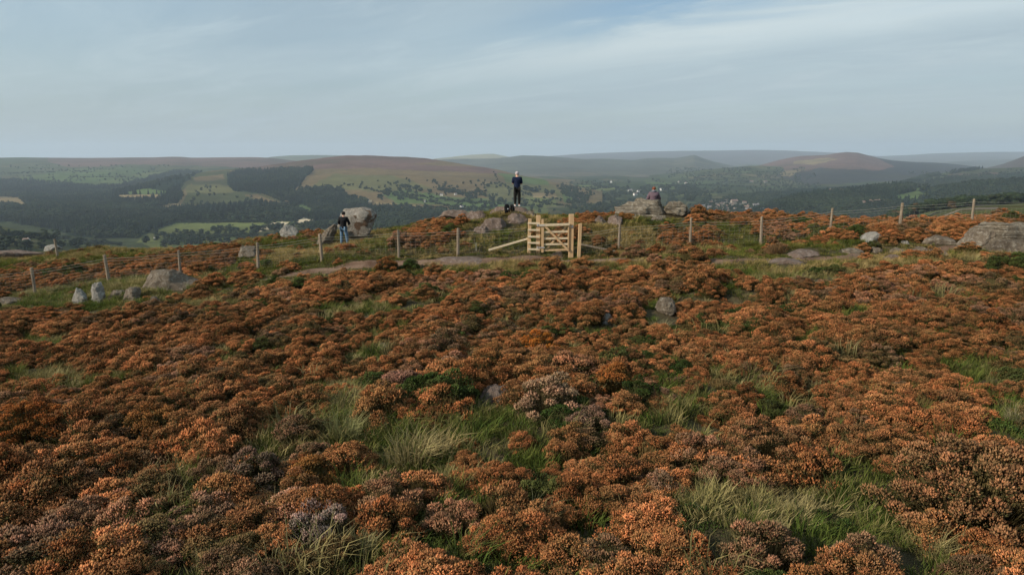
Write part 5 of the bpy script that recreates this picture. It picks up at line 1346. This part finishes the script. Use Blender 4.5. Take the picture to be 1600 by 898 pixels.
sprinkle('hedgerow_trees', 'hedgerow trees dotted over the valley farmland', [
    ([(870, 284), (1100, 278), (1120, 330), (900, 340)], 700), ([(1040, 262), (1260, 262), (1300, 300), (1040, 302)], 700),
    ([(580, 296), (860, 300), (870, 340), (600, 322)], 150), ([(740, 280), (870, 290), (880, 330), (740, 318)], 60), ([(1180, 312), (1400, 300), (1400, 315), (1180, 330)], 160),
    ([(600, 288), (700, 296), (800, 308), (690, 302)], 70), ([(0, 258), (270, 258), (270, 288), (0, 286)], 170), ([(-100, 348), (110, 372), (200, 385), (180, 398), (-100, 398)], 90),
    ([(240, 362), (400, 355), (400, 384), (250, 384)], 110), ([(400, 355), (520, 345), (560, 362), (400, 392)], 160), ([(1400, 268), (1600, 264), (1600, 284), (1420, 290)], 130), ([(560, 325), (760, 330), (760, 350), (560, 362)], 200), ([(520, 285), (640, 280), (820, 292), (760, 310), (600, 300)], 60), ([(290, 285), (360, 297), (420, 318), (300, 322)], 30), ([(1090, 310), (1190, 310), (1190, 336), (1090, 336)], 260), ([(870, 290), (1100, 292), (1120, 330), (900, 340)], 900)], 9)
def hedge_line(pts, step_px, r): 
    out = []
    for (x0, y0), (x1, y1) in zip(pts[:-1], pts[1:]):
        m_ = max(1, int(math.hypot(x1 - x0, y1 - y0) / step_px))
        for k in range(m_):
            f = (k + r.random()) / m_; p_ = L(x0 + (x1 - x0) * f, y0 + (y1 - y0) * f + r.uniform(-0.4, 0.4))
            if p_ is not None and p_.y > 350: out.append(p_[:])
    return out
r = np.random.default_rng(91); HP = []
for ln in [[(600, 298), (650, 306), (700, 313), (760, 318), (830, 322)], [(560, 292), (600, 302), (640, 310), (700, 322), (770, 326)], [(680, 294), (720, 303), (760, 306)], [(770, 268), (780, 285), (800, 296), (830, 304)],
           [(600, 322), (680, 325), (760, 330)], [(240, 366), (300, 372), (380, 368)], [(255, 377), (330, 374)], [(290, 347), (380, 347), (455, 345)], [(0, 272), (40, 270), (100, 268), (180, 264)],
           [(110, 278), (160, 277), (230, 279), (270, 274)], [(880, 300), (960, 303), (1080, 299)], [(1010, 290), (1100, 289), (1180, 292)], [(1060, 277), (1140, 272), (1220, 268)], [(1100, 282), (1200, 276), (1250, 270)],
           [(1210, 322), (1260, 317), (1330, 312), (1400, 312)], [(1270, 316), (1290, 324), (1310, 331)], [(0, 368), (60, 371), (110, 374)], [(130, 380), (190, 382)], [(800, 310), (860, 318), (900, 325)], [(1445, 277), (1520, 273), (1600, 272)]]:
    HP += hedge_line(ln, 2.2, r)
HP = np.array(HP); n = len(HP); h = r.uniform(5, 10, n); wd = h * r.uniform(1.1, 1.7, n)
scatter('hedgerow', 'dark hedges dividing the far fields', HP - np.array([0, 0, 1]) * (h * 0.2)[:, None], np.stack([np.zeros(n)] * 2 + [r.uniform(0, 6.28, n)], 1), np.stack([wd, wd, h], 1), r.integers(0, 4, n), TG[r.integers(0, 4, n)] * r.uniform(0.8, 1.3, n)[:, None], col_t)
# tree belt behind the pasture on the right
r = np.random.default_rng(92); s_ = sheets['flank']; P = []
for k in range(1500):
    b_ = r.uniform(1235, 1900); Yt = r.uniform(560, 660) if b_ > 1400 else r.uniform(470, 640)
    if b_ < 1400 and r.random() > (b_ - 1190) / 210: continue
    i = np.argmin(np.abs(s_['px'][0] - b_)) if False else int(np.clip(np.interp(b_, [-700, 2300], [0, s_['X'].shape[1] - 1]), 0, s_['X'].shape[1] - 1))
    j = min(np.searchsorted(s_['Y'][:, i], Yt), s_['X'].shape[0] - 1)
    P.append((s_['X'][j, i] + r.uniform(-0.7, 0.7), s_['Y'][j, i] + r.uniform(-3, 3), s_['Z'][j, i]))
P = np.array(P); n = len(P); h = r.uniform(7.5, 12.5, n); wd = h * r.uniform(1.0, 1.35, n)
ti = TG[r.integers(0, 4, n)] * r.uniform(0.9, 1.5, n)[:, None]; ti = np.where((r.random(n) < 0.16)[:, None], np.array([0.085, 0.055, 0.024]), ti)
scatter('tree_belt', 'belt of trees along the top of the pasture on the right', P - np.array([0, 0, 1]) * (h * 0.15)[:, None], np.stack([np.zeros(n)] * 2 + [r.uniform(0, 6.28, n)], 1), np.stack([wd, wd, h], 1), r.integers(0, 4, n), ti, col_f)
# single trees one can tell apart
def tree(px, py, hpx, label, group=None, tint=(0.024, 0.036, 0.017), k=0, wide=1.2):
    p_ = L(px, py)
    if p_ is None: return
    h = hpx * p_.y / FP / CT; wv = h * wide
    o = link('tree', T_fine[k % 4], None, p_ - Vector((0, 0, 0.08 * h)), (0, 0, k * 0.9), (wv, wv, h)); o['tint'] = tint; tag(o, label, 'tree', group)
tree(398, 365, 15, 'large round dark tree standing alone in the green fields left of the boulder', k=0, wide=1.3)
tree(332, 359, 8, 'bushy tree in the middle of the lime green field', k=1, wide=1.7); tree(324, 366, 8, 'dark round tree just below the bushy one in the field', k=2)
tree(40, 388, 18, 'big tree clump at the left edge, right one', k=3, wide=1.5); tree(8, 384, 19, 'big tree clump at the left edge, left one', k=0, wide=1.5)
tree(228, 379, 14, 'tall dark tree on the valley side above the left heather', k=1, wide=1.2)
tree(160, 380, 10, 'dark tree left one of a pair above the left crest', k=2, wide=1.6); tree(148, 381, 9, 'dark tree right one of a pair above the left crest', k=3, wide=1.6)
for k, (a_, b_, h_) in enumerate([(345, 362, 5), (352, 364, 5), (368, 371, 8), (378, 372, 8), (290, 365, 9), (300, 367, 9), (283, 370, 8), (312, 369, 8), (335, 371, 7), (385, 366, 5)]):
    tree(a_, b_, h_, 'small dark tree in the green fields below the plantation', 'small trees in the fields below the plantation', k=k, wide=1.3)
for k, (a_, b_, h_) in enumerate([(624, 297, 6), (638, 298, 7), (656, 299, 7), (670, 300, 6), (688, 296, 6), (704, 300, 7), (565, 310, 7), (580, 312, 7), (594, 308, 8), (604, 307, 8), (780, 315, 9), (768, 312, 8), (752, 322, 4), (862, 303, 8), (828, 298, 9), (820, 297, 9), (838, 299, 7), (853, 302, 8)]):
    tree(a_, b_, h_, 'dark tree on the slope of the purple hill, ' + ('above the great boulder' if a_ < 610 else 'right of the great boulder' if a_ < 720 else 'left of the standing person' if a_ < 800 else 'right of the standing person'), 'trees on the lower slope of the purple hill', k=k, wide=1.5)
for k, (a_, b_, h_) in enumerate([(755, 287, 4), (760, 290, 6), (758, 298, 5), (780, 290, 5), (773, 287, 4), (735, 284, 4), (735, 308, 6), (728, 306, 6), (742, 309, 5), (740, 303, 5)]):
    tree(a_, b_, h_, 'small scrubby tree on the tan hillside behind the standing person', 'scrub trees on the tan hillside', k=k, wide=1.5)
# ------------------------------------------------------------------ houses
def house_mesh(w_, d_, h_, rf, wall, roof):
    bm = bmesh.new()
    a_, b_ = w_ / 2, d_ / 2
    v = [bm.verts.new(q) for q in [(-a_, -b_, -3), (a_, -b_, -3), (a_, b_, -3), (-a_, b_, -3), (-a_, -b_, h_), (a_, -b_, h_), (a_, b_, h_), (-a_, b_, h_), (-a_, 0, h_ + rf), (a_, 0, h_ + rf)]]
    for f in [(0, 1, 5, 4), (2, 3, 7, 6), (1, 2, 6, 9, 5), (3, 0, 4, 8, 7)]: bm.faces.new([v[k] for k in f])
    e = 0.4
    r_ = [bm.verts.new(q) for q in [(-a_ - e, -b_ - e, h_ - 0.2), (a_ + e, -b_ - e, h_ - 0.2), (a_ + e, 0, h_ + rf + 0.1), (-a_ - e, 0, h_ + rf + 0.1), (-a_ - e, b_ + e, h_ - 0.2), (a_ + e, b_ + e, h_ - 0.2)]]
    for f in [(0, 1, 2, 3), (3, 2, 5, 4)]:
        bm.faces.new([r_[k] for k in f]).material_index = 1
    # chimney and dark windows set into the walls
    vs = bm_box(bm, a_ * 0.7, 0, h_ + rf + 0.3, 0.9, 0.7, 1.4)
    for q in (-0.55, 0.0, 0.55):
        for hz in ((1.4, 4.0) if h_ > 4.5 else (1.5,)):
            n0 = len(bm.faces); bm.faces.ensure_lookup_table()
            bm_box(bm, a_ * q, -b_ - 0.01, hz, 1.0, 0.06, 1.1)
            bm.faces.ensure_lookup_table()
            for f in bm.faces[n0:]: f.material_index = 2
    me = bpy.data.meshes.new('house'); bm.to_mesh(me); bm.free()
    for q in (wall, roof, 'window_dark'): me.materials.append(M[q])
    return me
HM = [house_mesh(11, 7, 5.2, 2.6, 'house_stone', 'roof_slate'), house_mesh(10, 7, 5.0, 2.6, 'house_white', 'roof_slate'), house_mesh(13, 7, 5.2, 2.8, 'house_stone', 'roof_tile'), house_mesh(9, 6, 4.8, 2.4, 'house_white', 'roof_tile'), house_mesh(8, 7, 5.2, 2.8, 'house_stone', 'roof_tile')]
def house(px, py, k, label, group=None, s=1.0, rz=0.0, cat='house', name='house', wide=1.0):
    p_ = L(px, py)
    if p_ is None: return
    tag(link(name, HM[k], None, p_, (0, 0, rz), (s * wide, s, s)), label, cat, group)
rr = random.Random(5)
VILL = [(1098, 317), (1122, 312), (1182, 315), (1186, 326), (1168, 333), (1120, 334), (1098, 324)]
cnt = 0; placed = []
while cnt < 58:   # each house says which part of the village it is in
    a_, b_ = rr.uniform(1096, 1188), rr.uniform(312, 334)
    if not in_poly(np.array([a_]), np.array([b_]), VILL)[0]: continue
    if any(abs(a_ - q[0]) < 3.2 and abs(b_ - q[1]) < 1.5 for q in placed): continue
    if rr.random() < 0.3 and b_ < 320: continue
    placed.append((a_, b_)); cnt += 1
    k = rr.choice([0, 0, 0, 1, 2, 4, 3, 2, 4, 4])
    house(a_, b_, k, ['small stone house with slate roof', 'small white house with slate roof', 'long stone house with reddish roof', 'small white house with reddish roof', 'short stone house with reddish roof'][k]
          + ', ' + ('front' if b_ > 326 else 'middle' if b_ > 320 else 'back') + ' ' + ('left' if a_ < 1118 else 'centre left' if a_ < 1138 else 'centre right' if a_ < 1160 else 'right') + ' of the village',
          ['stone houses with slate roofs in the village', 'white houses with slate roofs in the village', 'long red roofed houses in the village', 'white red roofed houses in the village', 'short red roofed houses in the village'][k], rr.uniform(0.62, 0.9), rr.uniform(-0.5, 0.5))
house(1180, 322, 1, 'largest bright white building at the right end of the village', s=1.25, rz=0.1, wide=1.3); house(1171, 329, 1, 'long white building low on the right side of the village', s=1.0, rz=0.15, wide=1.6)
house(1150, 333, 1, 'white building at the near edge of the village just above the heather', s=0.95, rz=-0.1); house(1191, 328, 1, 'isolated white house in the field right of the village', s=0.85)
house(1147, 317, 2, 'tall stone hall standing at the back of the village', s=1.45, rz=0.2, cat='hall'); house(1111, 318, 4, 'stone house with a tall gable at the left of the village', s=1.2, rz=0.3)
house(1355, 320, 2, 'farm barn with reddish roof, left one of the farm on the right', s=1.3, rz=0.2, cat='barn', wide=1.5); house(1366, 318, 2, 'farm barn with reddish roof, middle one of the farm on the right', s=1.3, rz=-0.1, cat='barn', wide=1.4); house(1376, 318, 0, 'grey roofed farmhouse, right one of the farm on the right', s=1.2)
house(74, 374, 2, 'long low barn with pinkish roof at the far left', s=0.9, rz=0.1, cat='barn', wide=1.7); house(41, 379, 3, 'small white cottage in the green field at the far left', s=0.65); house(243, 372, 3, 'small white cottage above the left heather crest', s=0.55)
for k, (a_, b_, t_) in enumerate([(985, 298, 1), (998, 301, 1), (993, 304, 3), (1032, 297, 1), (1018, 301, 3), (954, 285, 1), (1070, 287, 3), (1296, 299, 1), (1310, 300, 2), (1318, 298, 1), (1303, 301, 2), (1172, 285, 2), (1195, 285, 2), (1060, 285, 3)]):
    house(a_, b_, t_, 'distant pale house in the hazy valley ' + ('left of the seated person' if a_ < 1022 else 'between the seated person and the village' if a_ < 1100 else 'above the village' if a_ < 1250 else 'above the right hand fence'), 'lone pale houses scattered in the hazy valley', s=1.3, rz=0.3 * k, wide=1.2)
for k, (a_, b_) in enumerate([(688, 304), (711, 305), (720, 325), (545, 313), (574, 314), (663, 314)]):
    house(a_, b_, 3 if k % 2 else 1, 'small white farmhouse on the slope of the purple hill', 'white farmhouses on the slope of the purple hill', s=0.85, rz=0.4 * k)
# dry stone walls on the pasture at the right
def wall(pts, label, h=1.1, w_=0.6):
    P = []
    for (a_, Yw) in pts:
        s_ = sheets['flank']; i = int(np.clip(np.interp(a_, [-700, 2300], [0, s_['X'].shape[1] - 1]), 0, s_['X'].shape[1] - 1)); j = min(np.searchsorted(s_['Y'][:, i], Yw), s_['X'].shape[0] - 1)
        P.append(Vector((s_['X'][j, i], s_['Y'][j, i], s_['Z'][j, i])))
    bm = bmesh.new(); prev = None; org = P[0].copy()
    Q = []
    for a_, b_ in zip(P[:-1], P[1:]):
        m_ = max(1, int((b_ - a_).length / 4)); Q += [a_.lerp(b_, k / m_) for k in range(m_)]
    Q.append(P[-1])
    for k, q in enumerate(Q):
        d = (Q[min(k + 1, len(Q) - 1)] - Q[max(k - 1, 0)]); d.z = 0; d.normalize(); n_ = Vector((-d.y, d.x, 0)) * w_ / 2; hh = h * random.uniform(0.85, 1.1)
        ring = [bm.verts.new(q - org + v) for v in (-n_ + Vector((0, 0, -1)), -n_ * 0.7 + Vector((0, 0, hh)), n_ * 0.7 + Vector((0, 0, hh)), n_ + Vector((0, 0, -1)))]
        if prev:
            for i in range(3): bm.faces.new((prev[i], prev[i + 1], ring[i + 1], ring[i]))
        prev = ring
    o = bm_obj('dry_stone_wall', bm, M['drystone'], None, org, smooth=False); tag(o, label, 'wall')
wall([(1385, 260), (1430, 320), (1470, 345), (1500, 335), (1530, 290), (1560, 245)], 'curved dark stone wall crossing the pale pasture on the right', 0.8, 0.4)
wall([(1340, 330), (1400, 400), (1460, 480), (1520, 540), (1700, 560)], 'long stone wall along the upper edge of the pasture')
# ------------------------------------------------------------------ haze
bm = bmesh.new(); r_ = bmesh.ops.create_cube(bm, size=1.0)
for v in bm.verts: v.co = Vector((v.co.x * 32000, v.co.y * 32000, -210 + (v.co.z + 0.5) * 420))
hm = bpy.data.materials.new('haze_air'); hm.use_nodes = True; t = hm.node_tree; t.nodes.clear()
vo = N('ShaderNodeVolumePrincipled', t); vo.inputs['Color'].default_value = (0.70, 0.84, 1.0, 1); vo.inputs['Density'].default_value = 8.0e-5; vo.inputs['Anisotropy'].default_value = 0.1
ou = N('ShaderNodeOutputMaterial', t); t.links.new(vo.outputs[0], ou.inputs['Volume'])
hz = bm_obj('haze', bm, hm, smooth=False); tag(hz, 'thin blue grey haze over the valley', kind='stuff')
